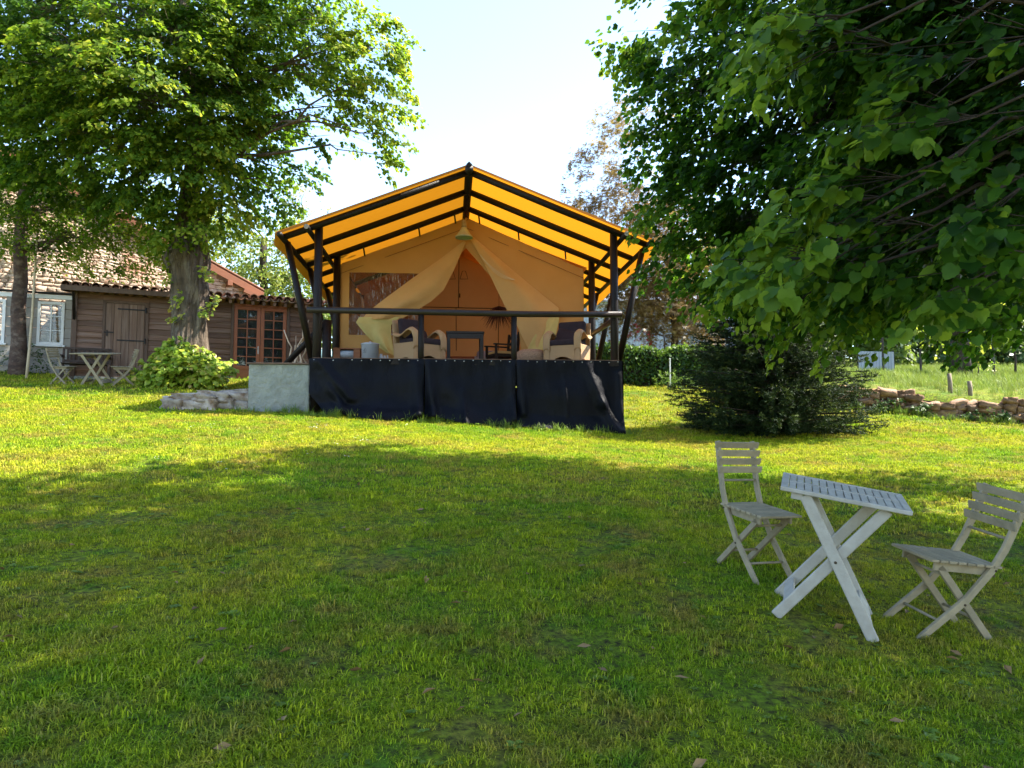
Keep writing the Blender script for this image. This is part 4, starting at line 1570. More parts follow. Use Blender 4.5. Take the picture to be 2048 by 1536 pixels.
q = TL(838, 716, .95)
wicker_chair('wicker armchair with plum cushions behind the left rail post', q[0], .95, R(38), 'plum_cushion')
q = TL(1136, 716, .95)
wicker_chair('wicker armchair with plum cushions next to the woven pouf', q[0], .95, R(-28), 'plum_cushion')

q = TL(1062, 716, 1.15)
pf = thing('woven_pouf', 'low round woven brown pouf beside wicker armchair', 'pouf', tw(q[0], 1.15, 0), YAW)
MB().lathe([(.001, 0), (.24, .0), (.33, .07), (.355, .16), (.33, .26), (.22, .325), (.001, .33)], 28).build('body', 'woven_pouf', pf, True)
MB().lathe([(.10, .328), (.07, .338), (.001, .338)], 16).build('top_knot', 'woven_pouf', pf, True)

q = TL(740, 716, 1.5)
bk = thing('lidded_bucket', 'pale grey enamel bucket with lid on the deck', 'bucket', tw(q[0], 1.5, 0), YAW)
MB().lathe([(.001, 0), (.175, 0), (.188, .44), (.194, .445), (.188, .45)], 24).build('body', 'enamel', bk, True)
MB().lathe([(.199, .445), (.199, .465), (.13, .485), (.001, .49)], 24).build('lid', 'enamel', bk, True)
MB().lathe([(.001, .52), (.022, .515), (.022, .495), (.012, .485)], 10).build('lid_knob', 'enamel', bk, True)
tri = [(-.032, .02), (.032, .02), (.0, .085), (-.032, .02)]
MB().tube([(-.085 + a, -.170, .27 + b_) for a, b_ in tri], .0035, 4).build('triangle_mark', 'print_dark', bk)
MB().tube([(-.130, -.142, .265), (-.06, -.182, .265)], .0035, 4).build('triangle_mark', 'print_dark', bk)

q0, q1 = TL(666, 716, 1.55), TL(721, 716, 1.55)
cw = q1[0] - q0[0]
crt = thing('wooden_crate', 'red brown open wooden crate with dark contents on the deck', 'crate', tw((q0[0] + q1[0]) / 2, 1.7, 0), YAW)
MB().box((0, 0, .365), (cw, .34, .03)).build('top', 'crate_wood', crt, bevel=.005)
MB().box((0, 0, .012), (cw - .02, .32, .022)).build('base', 'crate_wood', crt)
for s in (-1, 1):
    MB().box((s * (cw / 2 - .08), -.01, .186), (.14, .31, .325)).build('side', 'crate_wood', crt, bevel=.004)
MB().tube([(-.14, -.08, .25), (.14, -.08, .25)], .085, 14).build('roll', 'enamel', crt, True)
MB().box((0, .15, .186), (cw - .32, .015, .325)).build('back', 'dark_furniture', crt)

for k, (px, h, r_) in enumerate(((762, .26, .05), (769, .23, .035), (775, .25, .022))):
    q = TL(px, 716, 1.6 + .05 * k)
    o = MB().lathe([(.001, 0), (r_, 0), (r_, h * .75), (r_ * .7, h * .85), (r_ * .7, h), (.001, h)], 14).build('glass_jar', 'enamel', None, True, loc=tw(q[0], 1.6 + .05 * k, 0))
    tag(o, ['widest small jar beside the lidded bucket', 'middle one of three small jars by the lidded bucket', 'slimmest small jar, between the bucket and the wicker armchair'][k], 'jar', 'jars beside the bucket')

# pendant lamp under the ridge
q = TL(928, 476, 2.25)
lp = thing('pendant_lamp', 'ribbed bell shaped metal lamp hanging under the tent ridge', 'lamp', tw(q[0], 2.25, q[1]), YAW)
MB().lathe([(.20, .0), (.205, .035), (.17, .05), (.165, .075), (.135, .10), (.13, .125), (.105, .15), (.10, .175), (.075, .20), (.07, .23), (.05, .25)], 24).build('shade', 'lamp_metal', lp, True, solid=.004)
MB().lathe([(.05, .25), (.062, .26), (.058, .40), (.045, .42), (.001, .43)], 14).build('socket', 'cut_wood', lp, True)
MB().tube([(0, 0, .42), (.02, 0, .50), (-.01, .0, .56), (0, .02, .62)], .012, 6).build('hook', 'iron', lp, True)
MB().tube([(.055, 0, .55), (.09, 0, .52), (.10, 0, .46), (.06, 0, .40)], .006, 5).build('cable', 'seam', lp, True)

# inside: dark table, wooden armchair, bed, hanging grass bunch
q0, q1 = TL(892, 716, 3.2), TL(968, 716, 3.2)
tb = thing('dark_table', 'dark wooden table standing in the tent doorway', 'table', tw((q0[0] + q1[0]) / 2, 3.4, 0), YAW)
wd = q1[0] - q0[0]
zt = TL(930, 664, 3.2)[1]
MB().box((0, 0, zt - .03), (wd, .8, .05)).build('top', 'dark_furniture', tb, bevel=.006)
MB().box((0, -.36, zt - .12), (wd - .16, .03, .12)).build('apron', 'dark_furniture', tb)
for sx_ in (-1, 1):
    for sy_ in (-1, 1):
        MB().box((sx_ * (wd / 2 - .06), sy_ * .34, (zt - .056) / 2), (.08, .08, zt - .056)).build('leg', 'dark_furniture', tb, bevel=.005)

q = TL(1003, 716, 3.0)
ac = thing('dark_armchair', 'dark wooden armchair with pale seat pad inside the tent', 'chair', tw(q[0], 3.0, 0), YAW + R(-70))
for sx_ in (-1, 1):
    MB().box((sx_ * .28, -.26, .31), (.05, .05, .62)).build('leg', 'dark_furniture', ac)
    MB().bar((sx_ * .28, .26, 0), (sx_ * .28, .33, .95), .05, .05).build('back_leg', 'dark_furniture', ac)
    MB().box((sx_ * .28, -.02, .635), (.08, .60, .03)).build('armrest', 'dark_furniture', ac, bevel=.006)
MB().box((0, 0, .38), (.54, .54, .08)).build('seat', 'dark_furniture', ac, bevel=.01)
link('seat_pad', rbox((.48, .50, .07), .03), 'flap_cloth', ac, loc=(0, -.01, .45))
for z in (.55, .70, .85):
    MB().box((0, .29 + (z - .5) * .08, z), (.50, .02, .08)).build('back_slat', 'dark_furniture', ac)
MB().box((0, -.26, .18), (.5, .025, .04)).build('stretcher', 'dark_furniture', ac)

q0, q1 = TL(880, 716, 4.6), TL(1010, 716, 4.6)
bed = thing('bed', 'low bed with rust red cover behind the dark table', 'bed', tw((q0[0] + q1[0]) / 2, 5.5, 0), YAW)
bwid = q1[0] - q0[0]
MB().box((0, 0, .18), (bwid, 1.7, .30)).build('base', 'dark_furniture', bed, bevel=.02)
link('cover', rbox((bwid + .04, 1.72, .30), .08), 'bedspread', bed, loc=(0, 0, .40))
link('pillow', rbox((.7, .45, .22), .09), 'striped_cloth', bed, loc=(bwid * .28, -.45, .62))
link('throw_blanket', rbox((.65, .06, .50), .02), 'striped_cloth', bed, loc=(bwid * .22, -.885, .30))

q = TL(998, 628, 4.2)
hb = thing('dried_grass_bunch', 'bunch of dark red dried grasses hanging inside the tent', 'dried grass', tw(q[0], 4.2, q[1] + .2))
mb = MB()
for k in range(170):
    a, e_ = random.uniform(0, 6.28), random.uniform(.2, 1.35)
    L = random.uniform(.3, .62)
    d = Vector((math.cos(a) * math.sin(e_), math.sin(a) * math.sin(e_), -math.cos(e_)))
    m_ = d * L * .55
    e2 = d * L + Vector((0, 0, -.12 * math.sin(e_)))
    mb.tube([(0, 0, 0), m_, e2], [.009, .008, .002], 3, False)
sb = mb.build('stalk_mass', 'feather', hb)
sb['kind'] = 'stuff'
MB().tube([(0, 0, 0), (0, 0, 1.4)], .006, 5).build('string', 'seam', hb)

# ---------------------------------------------------------------- trees and plants
def lobe(px, py, Y, r, dens=1.0, vb=.25, ry=None, rz=None):
    return (at(px, py, Y), (r, ry or r, rz or r), dens, vb)


# big linden by the shed
LB = at(378, 690, 18.6)
LB.z = g(LB.x, LB.y)
lin = [
    # outer sprays towards the camera, colour base raised to paint in sunlight
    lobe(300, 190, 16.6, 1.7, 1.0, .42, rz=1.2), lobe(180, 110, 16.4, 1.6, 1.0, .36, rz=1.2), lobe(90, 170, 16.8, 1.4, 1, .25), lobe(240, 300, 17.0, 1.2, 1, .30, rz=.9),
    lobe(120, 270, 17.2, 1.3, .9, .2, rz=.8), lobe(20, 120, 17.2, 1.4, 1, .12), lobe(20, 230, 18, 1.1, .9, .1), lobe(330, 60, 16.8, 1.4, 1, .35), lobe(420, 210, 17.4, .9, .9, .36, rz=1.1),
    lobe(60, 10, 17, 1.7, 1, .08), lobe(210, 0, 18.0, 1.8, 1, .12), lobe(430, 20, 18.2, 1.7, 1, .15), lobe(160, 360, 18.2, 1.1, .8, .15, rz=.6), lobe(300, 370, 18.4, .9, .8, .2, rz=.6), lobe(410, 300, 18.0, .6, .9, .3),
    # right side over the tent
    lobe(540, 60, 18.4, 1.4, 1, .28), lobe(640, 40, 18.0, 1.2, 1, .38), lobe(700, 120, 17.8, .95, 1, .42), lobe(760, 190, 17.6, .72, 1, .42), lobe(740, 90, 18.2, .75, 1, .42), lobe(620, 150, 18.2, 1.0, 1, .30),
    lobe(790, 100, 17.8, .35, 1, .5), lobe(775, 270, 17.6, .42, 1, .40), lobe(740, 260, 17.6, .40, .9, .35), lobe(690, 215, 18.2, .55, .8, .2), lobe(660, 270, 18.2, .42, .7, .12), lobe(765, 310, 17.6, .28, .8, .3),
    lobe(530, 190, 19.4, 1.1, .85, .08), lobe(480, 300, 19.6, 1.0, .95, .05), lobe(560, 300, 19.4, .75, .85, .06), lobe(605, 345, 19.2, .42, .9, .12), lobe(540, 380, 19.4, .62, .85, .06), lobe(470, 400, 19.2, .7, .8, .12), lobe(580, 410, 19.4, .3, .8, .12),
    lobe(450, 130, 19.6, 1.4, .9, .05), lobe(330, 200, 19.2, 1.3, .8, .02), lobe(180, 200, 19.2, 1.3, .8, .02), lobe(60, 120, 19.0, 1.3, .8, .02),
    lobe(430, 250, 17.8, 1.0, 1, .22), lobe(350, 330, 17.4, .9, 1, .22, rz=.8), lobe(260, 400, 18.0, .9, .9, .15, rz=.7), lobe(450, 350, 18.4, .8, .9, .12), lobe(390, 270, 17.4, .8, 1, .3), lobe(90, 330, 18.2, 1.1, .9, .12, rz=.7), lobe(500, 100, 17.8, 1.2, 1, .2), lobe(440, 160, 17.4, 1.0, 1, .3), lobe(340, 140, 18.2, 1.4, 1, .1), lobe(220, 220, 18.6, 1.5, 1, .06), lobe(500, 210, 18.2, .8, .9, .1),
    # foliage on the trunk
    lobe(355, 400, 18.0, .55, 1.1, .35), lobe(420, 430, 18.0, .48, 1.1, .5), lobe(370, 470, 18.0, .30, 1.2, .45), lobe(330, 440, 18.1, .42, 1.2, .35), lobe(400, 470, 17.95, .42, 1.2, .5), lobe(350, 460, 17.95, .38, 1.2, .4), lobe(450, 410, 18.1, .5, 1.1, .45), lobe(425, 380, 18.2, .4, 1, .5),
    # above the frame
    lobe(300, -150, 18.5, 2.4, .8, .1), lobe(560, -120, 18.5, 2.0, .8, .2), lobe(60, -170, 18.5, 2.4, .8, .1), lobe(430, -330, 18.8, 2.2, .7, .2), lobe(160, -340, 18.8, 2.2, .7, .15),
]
TP = [LB + Vector((0, 0, -.2)), LB + Vector((0, 0, .4)), at(378, 640, 18.6), at(380, 580, 18.6), at(372, 530, 18.6), at(380, 480, 18.6), at(378, 400, 18.6), at(392, 320, 18.6), at(385, 220, 18.7), at(370, 90, 18.8), at(365, -60, 18.8), at(360, -220, 18.8)]
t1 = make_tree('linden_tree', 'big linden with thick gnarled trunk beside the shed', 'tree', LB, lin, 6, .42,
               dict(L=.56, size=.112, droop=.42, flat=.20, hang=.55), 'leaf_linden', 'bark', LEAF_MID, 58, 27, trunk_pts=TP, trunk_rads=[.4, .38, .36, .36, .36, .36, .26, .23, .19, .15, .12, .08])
tr_ = [o for o in t1.children if o.name.startswith('trunk')][0]
# gnarled bole
bpts = [LB + Vector((0, 0, -.2)), LB + Vector((0, 0, .25)), at(379, 660, 18.6), at(380, 620, 18.6), at(383, 585, 18.6), at(378, 550, 18.6), at(376, 515, 18.6), at(378, 485, 18.6), at(382, 440, 18.6)]
prs = [.56, .46, .40, .38, .41, .42, .47, .42, .28]
mb = MB()
nseg = 84
rows = []
for k in range(110):
    t_ = k / 109 * (len(bpts) - 1)
    i = min(int(t_), len(bpts) - 2)
    u = t_ - i
    c_ = Vector(bpts[i]).lerp(Vector(bpts[i + 1]), u) - LB
    r_ = prs[i] * (1 - u) + prs[i + 1] * u
    kk, k = k, k * .54
    for j in range(nseg):
        a = 2 * math.pi * j / nseg
        rdg = abs(math.sin(13 * a + .9 * math.sin(k * .33) + .5 * math.sin(k * .9 + a * 3))) + .6 * abs(math.sin(21 * a - .7 * math.sin(k * .5 + 2)))
        rr = r_ * (1 + .075 * (rdg - .9) + .10 * math.sin(3 * a + k * .12) + .07 * math.sin(5 * a - k * .21 + 1) + .04 * math.sin(7 * a + k * .25) + .012 * random.uniform(-1, 1) + .13 * math.exp(-((k - 36) / 5) ** 2) * max(0, math.cos(a - 5.4)) + .18 * math.exp(-((k - 44) / 4) ** 2) * max(0, math.cos(a - 3.6)))
        mb.v.append((c_.x + rr * math.cos(a), c_.y + rr * math.sin(a), c_.z))
for k in range(109):
    for j in range(nseg):
        a, b_ = k * nseg + j, k * nseg + (j + 1) % nseg
        mb.f.append((a, b_, b_ + nseg, a + nseg))
mb.build('bole', 'bark', t1, True)

# short leafy shoots sprouting from the bole
cs, os_ = [], []
for px, py, n in ((412, 555, 5), (398, 548, 3), (368, 600, 4), (400, 628, 4), (420, 625, 3), (345, 560, 4), (352, 640, 3), (425, 600, 3)):
    c_ = at(px, py, 18.12)
    cs.append(np.array(c_) + rng.normal(0, .07, (n, 3)))
    os_.append(np.tile([.5 if px > 380 else -.5, -.7, .2], (n, 1)) + rng.normal(0, .3, (n, 3)))
C = np.concatenate(cs)
P, D, N, sz, v = sprays(C, np.concatenate(os_), 9, .20, .10, .3, .3, .5, np.full(len(C), .55))
N += np.array([.2, -.6, .2])
sk = link('sucker_foliage', tri_mesh('sucker_foliage', *leaves(P - np.array(LB), D, N, sz, v, LEAF_MID)), 'leaf_bush', t1)
sk['kind'] = 'stuff'

# leafy shoots at the linden's foot
SB = gpos(365, 762, 17.7)
bush = thing('basal_bush', 'bright yellow green leafy bush around the linden trunk foot', 'bush', SB)
cs, os_ = [], []
for (px, py, Y, r_, n) in ((365, 735, 17.6, .62, 70), (320, 745, 17.5, .42, 40), (415, 742, 17.6, .40, 40), (365, 715, 17.7, .42, 40), (300, 740, 17.6, .25, 16), (432, 735, 17.7, .22, 16), (345, 700, 17.8, .2, 12), (400, 712, 17.8, .25, 14)):
    c_ = at(px, py, Y)
    P, d = lobe_points(c_, (r_, r_ * .9, r_ * .72), n, .55)
    cs.append(P)
    os_.append(d * np.array([1, 1, .5]) + np.array([0, -.35, .05]))
P, D, N, sz, v = sprays(np.concatenate(cs), np.concatenate(os_), 13, .26, .125, .45, .25, .6, np.full(248, .35) + rng.normal(0, .1, 248))
N += np.array([.2, -.6, .2])
P[:, 2] = np.maximum(P[:, 2], G(P[:, 0], P[:, 1]) + .03)
b0_ = np.array(SB)
cr = link('foliage', tri_mesh('foliage', *leaves(P - b0_, D, N, sz, v, LEAF_MID)), 'leaf_bush', bush)
cr['kind'] = 'stuff'
mb = MB()
for k in range(26):
    a = random.uniform(0, 6.28)
    e_ = Vector((math.cos(a) * random.uniform(.2, .6), math.sin(a) * random.uniform(.2, .5), random.uniform(.35, .8)))
    mb.tube(bend((e_.x * .35, e_.y * .35, -.05), e_, .05, 4, .05), [.014, .012, .010, .008, .005], 5)
sm_ = mb.build('stem_mass', 'bark_fruit', bush)
sm_['kind'] = 'stuff'

# slim tree by the veranda
FB = gpos(36, 728, 19.6)
fp = [FB + Vector((0, 0, -.2)), FB + Vector((0, 0, .3)), at(38, 680, 19.6), at(36, 620, 19.7), at(42, 560, 19.7), at(40, 500, 19.7), at(44, 430, 19.8), at(50, 370, 19.8), at(56, 300, 19.9)]
make_tree('orchard_tree', 'slim dark trunked tree standing before the veranda', 'tree', FB,
          [lobe(150, 430, 19.4, 1.3, .9, .22, rz=.7), lobe(240, 480, 19.2, .9, 1, .45, rz=.65), lobe(60, 390, 20.3, 1.2, .8, .12, rz=.8), lobe(110, 500, 19.6, .75, .9, .18, rz=.4), lobe(280, 440, 19.4, .7, .9, .5, rz=.5), lobe(190, 520, 19.4, .7, .9, .3, rz=.4), lobe(0, 440, 19.8, .8, .9, .15, rz=.7), lobe(0, 500, 19.8, .5, .7, .2), lobe(200, 380, 20.4, 1.2, .8, .2, rz=.6), lobe(265, 520, 19.2, .45, 1, .45, rz=.3), lobe(60, 460, 19.2, .9, .9, .35, rz=.5), lobe(160, 470, 19.0, .9, 1, .4, rz=.5), lobe(230, 430, 19.0, .9, 1, .5, rz=.5), lobe(300, 480, 19.2, .5, 1, .55, rz=.4), lobe(130, 400, 19.2, 1.0, 1, .25, rz=.5), lobe(0, 400, 19.0, .9, 1, .3, rz=.6), lobe(30, 340, 19.4, 1.0, 1, .25), lobe(70, 430, 18.9, .8, 1, .35, rz=.5), lobe(10, 480, 19.0, .5, .9, .35, rz=.3)],
          4, .19, dict(L=.48, size=.09, droop=.35, flat=.3, hang=.5), 'leaf_linden', 'bark_fruit', LEAF_LOW, 42, 36, trunk_pts=fp)
pb = gpos(52, 722, 20.0)
lowp = thing('foundation_plant', 'low dark shrub growing at the foot of the veranda', 'shrub', pb)
P, d = lobe_points(pb + Vector((0, 0, .3)), (.75, .4, .45), 60, .4)
P2, D, N, sz, v = sprays(P, d, 14, .2, .07, .3, .3, .3, np.full(60, .2))
cr = link('foliage', tri_mesh('foliage', *leaves(P2 - np.array(pb), D, N, sz, v, LEAF_LOW)), 'leaf_hedge', lowp)
cr['kind'] = 'stuff'
MB().tube([(0, 0, -.05), (.02, 0, .3)], .02, 6).build('stem', 'bark_fruit', lowp)


# trees behind the tent and shed
def far_tree(name, label, px, Y, lobes, mat, tr=.2, shape=LEAF_LOW, size=.16, L=.8, n=30, per=10, bark='bark_dark', group=None, **kw):
    x = (px - 1024) / FPX * Y
    b_ = Vector((x, Y, g(x, Y)))
    top = max(l[0].z for l in lobes)
    return make_tree(name, label, 'tree', b_, lobes, (top - b_.z) * .8, tr, dict(L=L, size=size, droop=.35, flat=.35, hang=.4), mat, bark, shape, n, per, group=group, **kw)


far_tree('birch_tree', 'pale yellowish birch showing behind the tent roof', 590, 34,
         [lobe(600, 440, 34, 1.2, .55, .5), lobe(590, 400, 34, .8, .5, .6), lobe(620, 480, 34, 1.2, .6, .4), lobe(560, 470, 34, 1.0, .5, .5), lobe(610, 385, 34, .4, .5, .6)], 'leaf_birch', .12, LEAF_LOW, .12, .7, 36, 26)
far_tree('garden_tree', 'leafy green tree directly behind the shed roof', 520, 30,
         [lobe(510, 540, 29, 1.3, 1, .4), lobe(570, 560, 29, 1.4, 1, .45), lobe(470, 490, 30, 1.2, .9, .5), lobe(630, 580, 29, 1.2, 1, .4), lobe(560, 490, 30, 1.2, .8, .5), lobe(640, 650, 29, 1.5, 1, .3), lobe(600, 640, 29, 1.3, 1, .3), lobe(460, 430, 31, .8, .7, .6)], 'leaf_fresh', .2, LEAF_LOW, .15, .7, 40, 30)
far_tree('roadside_tree', 'dense mid green tree rising left behind the stone house', 60, 38,
         [lobe(60, 330, 36, 2.4, .7, .4), lobe(-60, 250, 36, 2.6, .7, .3), lobe(200, 380, 37, 2.0, .7, .4), lobe(120, 200, 38, 2.4, .6, .4), lobe(320, 420, 37, 1.8, .7, .5), lobe(420, 470, 37, 1.4, .8, .5)], 'leaf_far', .3, LEAF_LOW, .22, 1.0, 30, 8)

# bronze maple and red shrub beyond the tent
far_tree('bronze_maple', 'bronze leaved maple beyond the right tent eave', 1350, 26.5,
         [lobe(1270, 400, 26, 1.2, .75, .4), lobe(1230, 290, 26.5, .7, .6, .6, rz=.9), lobe(1190, 330, 26.5, .55, .5, .2), lobe(1160, 400, 26.5, .5, .5, .2), lobe(1290, 520, 26, 1.2, .9, .4), lobe(1250, 560, 26, .8, .8, .4), lobe(1330, 450, 26.5, 1.4, .8, .5), lobe(1330, 600, 26, 1.0, .9, .35), lobe(1260, 620, 26, .7, .8, .3), lobe(1210, 440, 26.5, .7, .7, .4), lobe(1400, 560, 26.5, 1.2, .8, .4), lobe(1380, 660, 26, .8, .8, .35), lobe(1280, 240, 24.5, .8, .6, .6), lobe(1210, 560, 26.5, .5, .6, .4)],
         'leaf_bronze', .13, LEAF_STAR, .22, .7, 34, 60)
far_tree('red_maple_shrub', 'small scarlet leaved maple over the hedge', 1330, 25.6,
         [lobe(1280, 662, 25.4, .36, 1, .6, rz=.14), lobe(1262, 648, 25.4, .2, 1, .6, rz=.1), lobe(1385, 690, 25.4, .22, 1, .6, rz=.12), lobe(1300, 675, 25.4, .3, .8, .2, rz=.1)], 'leaf_red', .03, LEAF_STAR, .10, .3, 22, 60, bark='bark_fruit')

# clipped hedge
HB = gpos(1330, 768, 24.0)
hedge = thing('clipped_hedge', 'dark clipped evergreen hedge with sunlit top behind the tent', 'hedge', HB)
hx0, hx1, hd, hh = at(1120, 700, 24).x, at(1560, 700, 24).x, 1.2, 1.22
n = 9000
side = rng.random(n)
x = rng.uniform(hx0, hx1, n)
P = np.zeros((n, 3))
onf = side < .6
P[:, 0] = x
P[:, 1] = np.where(onf, 24 + rng.normal(0, .07, n), 24 + rng.random(n) * hd)
P[:, 1] += .08 * (x - HB.x) * 0
zz = G(P[:, 0], np.full(n, 24.0))
P[:, 2] = np.where(onf, zz + rng.random(n) ** .9 * hh, zz + hh + rng.normal(0, .05, n)) + .06 * np.sin(x * 2.3) + .04 * np.sin(x * 6.1)
N = np.where(onf[:, None], np.array([0, -1, .5]), np.array([0, 0, 1.])) + rng.normal(0, .5, (n, 3))
D = rng.normal(0, .5, (n, 3)) + np.where(onf[:, None], np.array([0, -.3, .4]), np.array([0, -.2, .5]))
v = np.clip(np.where(onf, .25, .75) + rng.normal(0, .15, n), 0, 1)  # top leaves coloured lighter, sunlight painted into the hedge top
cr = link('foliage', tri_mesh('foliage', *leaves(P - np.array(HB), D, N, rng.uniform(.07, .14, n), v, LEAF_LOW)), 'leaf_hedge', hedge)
cr['kind'] = 'stuff'
mb = MB()
mb.grid(lambda u, v: (hx0 + (hx1 - hx0) * u - HB.x, .12 + (hd - .24) * v, g(hx0 + (hx1 - hx0) * u, 24) - HB.z + hh - .08), 20, 1)
mb.grid(lambda u, v: (hx0 + (hx1 - hx0) * u - HB.x, .12, g(hx0 + (hx1 - hx0) * u, 24) - HB.z - .1 + (hh + .02) * v), 20, 1)
mb.build('branch_core', 'bark_dark', hedge)
# low leafy shrubs at the hedge foot
for k, (px, Y, r_) in enumerate(((1335, 22.6, .34), (1365, 22.0, .30))):
    q = gpos(px, 770, Y)
    sh = thing('laurel_seedling', ['low bushy shrub at the hedge foot', 'smaller leafy shrub between hedge and conifer'][k], 'shrub', q)
    P, d = lobe_points(q + Vector((0, 0, r_ * .8)), (r_, r_, r_ * .8), 40, .4)
    P2, D, N, sz, v = sprays(P, d, 10, .15, .09, .2, .3, .1, np.full(40, .45))
    cr = link('foliage', tri_mesh('foliage', *leaves(P2 - np.array(q), D, N, sz, v, LEAF_LONG)), 'leaf_hedge', sh)
    cr['kind'] = 'stuff'
    MB().tube([(0, 0, -.05), (.02, 0, .25)], .015, 6).build('stem', 'bark_fruit', sh)
q = gpos(1340, 740, 23.4)
hp = MB().box((0, 0, .45), (.04, .04, .9)).box((0, 0, .92), (.055, .055, .04)).build('white_post', 'white_paint', None, loc=q, bevel=.008)
tag(hp, 'slim white post in front of the hedge', 'post')

# pale barn beyond the hedge
bq = gpos(1290, 700, 36)
barn = thing('metal_barn', 'pale blue grey sheet metal barn beyond the hedge', 'barn', bq, R(4))
mb = MB()
nr = 60
for k in range(nr):
    x0_ = -4.5 + 9 * k / nr
    w_ = 9 / nr
    mb.box((x0_ + w_ * .25, 0, 1.5), (w_ * .5, .06, 3.4)).box((x0_ + w_ * .75, .02, 1.5), (w_ * .5, .06, 3.4))
mb.build('wall', 'barn_sheet', barn)
MB().bar((-4.8, .0, 3.3), (4.8, .0, 3.3), .2, .16).build('eave_trim', 'barn_sheet', barn)
MB().bar((0, -.3, 3.36), (0, 6, 5.0), 9.6, .08).build('roof', 'barn_sheet', barn)
MB().box((-4.47, 3, 1.5), (.06, 6, 3.4)).box((4.47, 3, 1.5), (.06, 6, 3.4)).build('wall', 'barn_sheet', barn)

# small vehicle-blue water butt seen under the tent side
wq = tw(-2.9, 9.5, 0)
wq = at(645, 712, 27)
wq.z = g(wq.x, wq.y)
wb = thing('water_butt', 'pale blue plastic water butt behind the tent', 'water butt', wq)
hz = at(645, 700, 27).z - wq.z
MB().lathe([(.001, 0), (.36, 0), (.40, hz * .5), (.36, hz * .92), (.30, hz)], 18).build('body', 'pale_blue', wb, True)
MB().lathe([(.32, hz), (.32, hz + .04), (.001, hz + .06)], 18).build('lid', 'white_paint', wb, True)

# ---------------------------------------------------------------- spruce
SPB = gpos(1540, 850, 14.6)
spr = thing('spruce_tree', 'broad dark spruce standing on the sunny lawn', 'conifer', SPB)
MB().tube([(0, 0, -.2), (0, 0, 1.2), (.05, 0, 2.6), (.05, 0, 4.4)], [.16, .13, .09, .02], 10).build('trunk', 'bark_dark', spr, True)
shoots_P, shoots_D, shoots_v = [], [], []
br0, br1 = [], []
for lev in range(17):
    hz_ = .10 + lev * .235
    L0 = 1.78 * (1 - hz_ / 4.7) ** .8 + .1
    nb_ = int(18 - lev * .6)
    for k in range(nb_):
        a = 2 * math.pi * (k + random.uniform(-.3, .3)) / nb_ + lev * .7
        L = L0 * random.uniform(.72, 1.12)
        d = Vector((math.cos(a), math.sin(a), 0))
        rise = random.uniform(-.02, .14)
        prevp = None
        nstep = max(4, int(L / .10))
        for i in range(nstep):
            u = (i + 1) / nstep
            if u < .12:
                continue
            pt = d * (L * u) + Vector((0, 0, hz_ - .22 * L * u * (1 - u) * 1.2 + rise * L * u))
            perp = Vector((-d.y, d.x, 0))
            wv = .38 * L * (1 - u) * .8 + .13
            for s in (-1, 1):
                for q_ in range(2):
                    k2 = random.uniform(.15, 1)
                    shoots_P.append(pt + perp * s * wv * k2 * random.uniform(.3, 1) + Vector((0, 0, random.uniform(-.13, .04))))
                    shoots_D.append(d * random.uniform(.6, 1.1) + perp * s * random.uniform(.3, .9) + Vector((0, 0, random.uniform(-.1, .25))))
                    shoots_v.append(.15 + .45 * u * random.random() + (.3 if u > .85 and random.random() < .35 else 0))  # paler value at the tips paints in sunlight
        br0.append((0, 0, hz_))
        br1.append(d * L + Vector((0, 0, hz_ + rise * L)))
SP = np.array([tuple(p_) for p_ in shoots_P])
SP[:, 2] = np.maximum(SP[:, 2], G(SP[:, 0] + SPB.x, SP[:, 1] + SPB.y) - SPB.z + .05)
SD = nz(np.array([tuple(p_) for p_ in shoots_D]))
sv = np.array(shoots_v)
ns, nn = len(SP), 24
idx = np.repeat(np.arange(ns), nn)
u = rng.random(ns * nn)
P = SP[idx] + SD[idx] * (u * .17)[:, None]
D = SD[idx] * .75 + rng.normal(0, .55, (len(P), 3))
D[:, 2] += .1
N = rng.normal(0, 1, P.shape) + np.array([0, 0, 1.2])
tri_leaf = (np.array([(-.11, 0, 0), (.11, 0, 0), (0, 1, 0)], float), np.array([(0, 1, 2)]))
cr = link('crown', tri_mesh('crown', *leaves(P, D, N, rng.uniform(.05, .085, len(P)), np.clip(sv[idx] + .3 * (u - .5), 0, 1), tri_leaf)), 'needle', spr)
cr['kind'] = 'stuff'
V, F = twig_mesh(np.array([tuple(p_) for p_ in br0]), np.array([tuple(p_) for p_ in br1]), .022)
tg = link('branch_mass', tri_mesh('branch_mass', V, F), 'bark_dark', spr)
tg['kind'] = 'stuff'

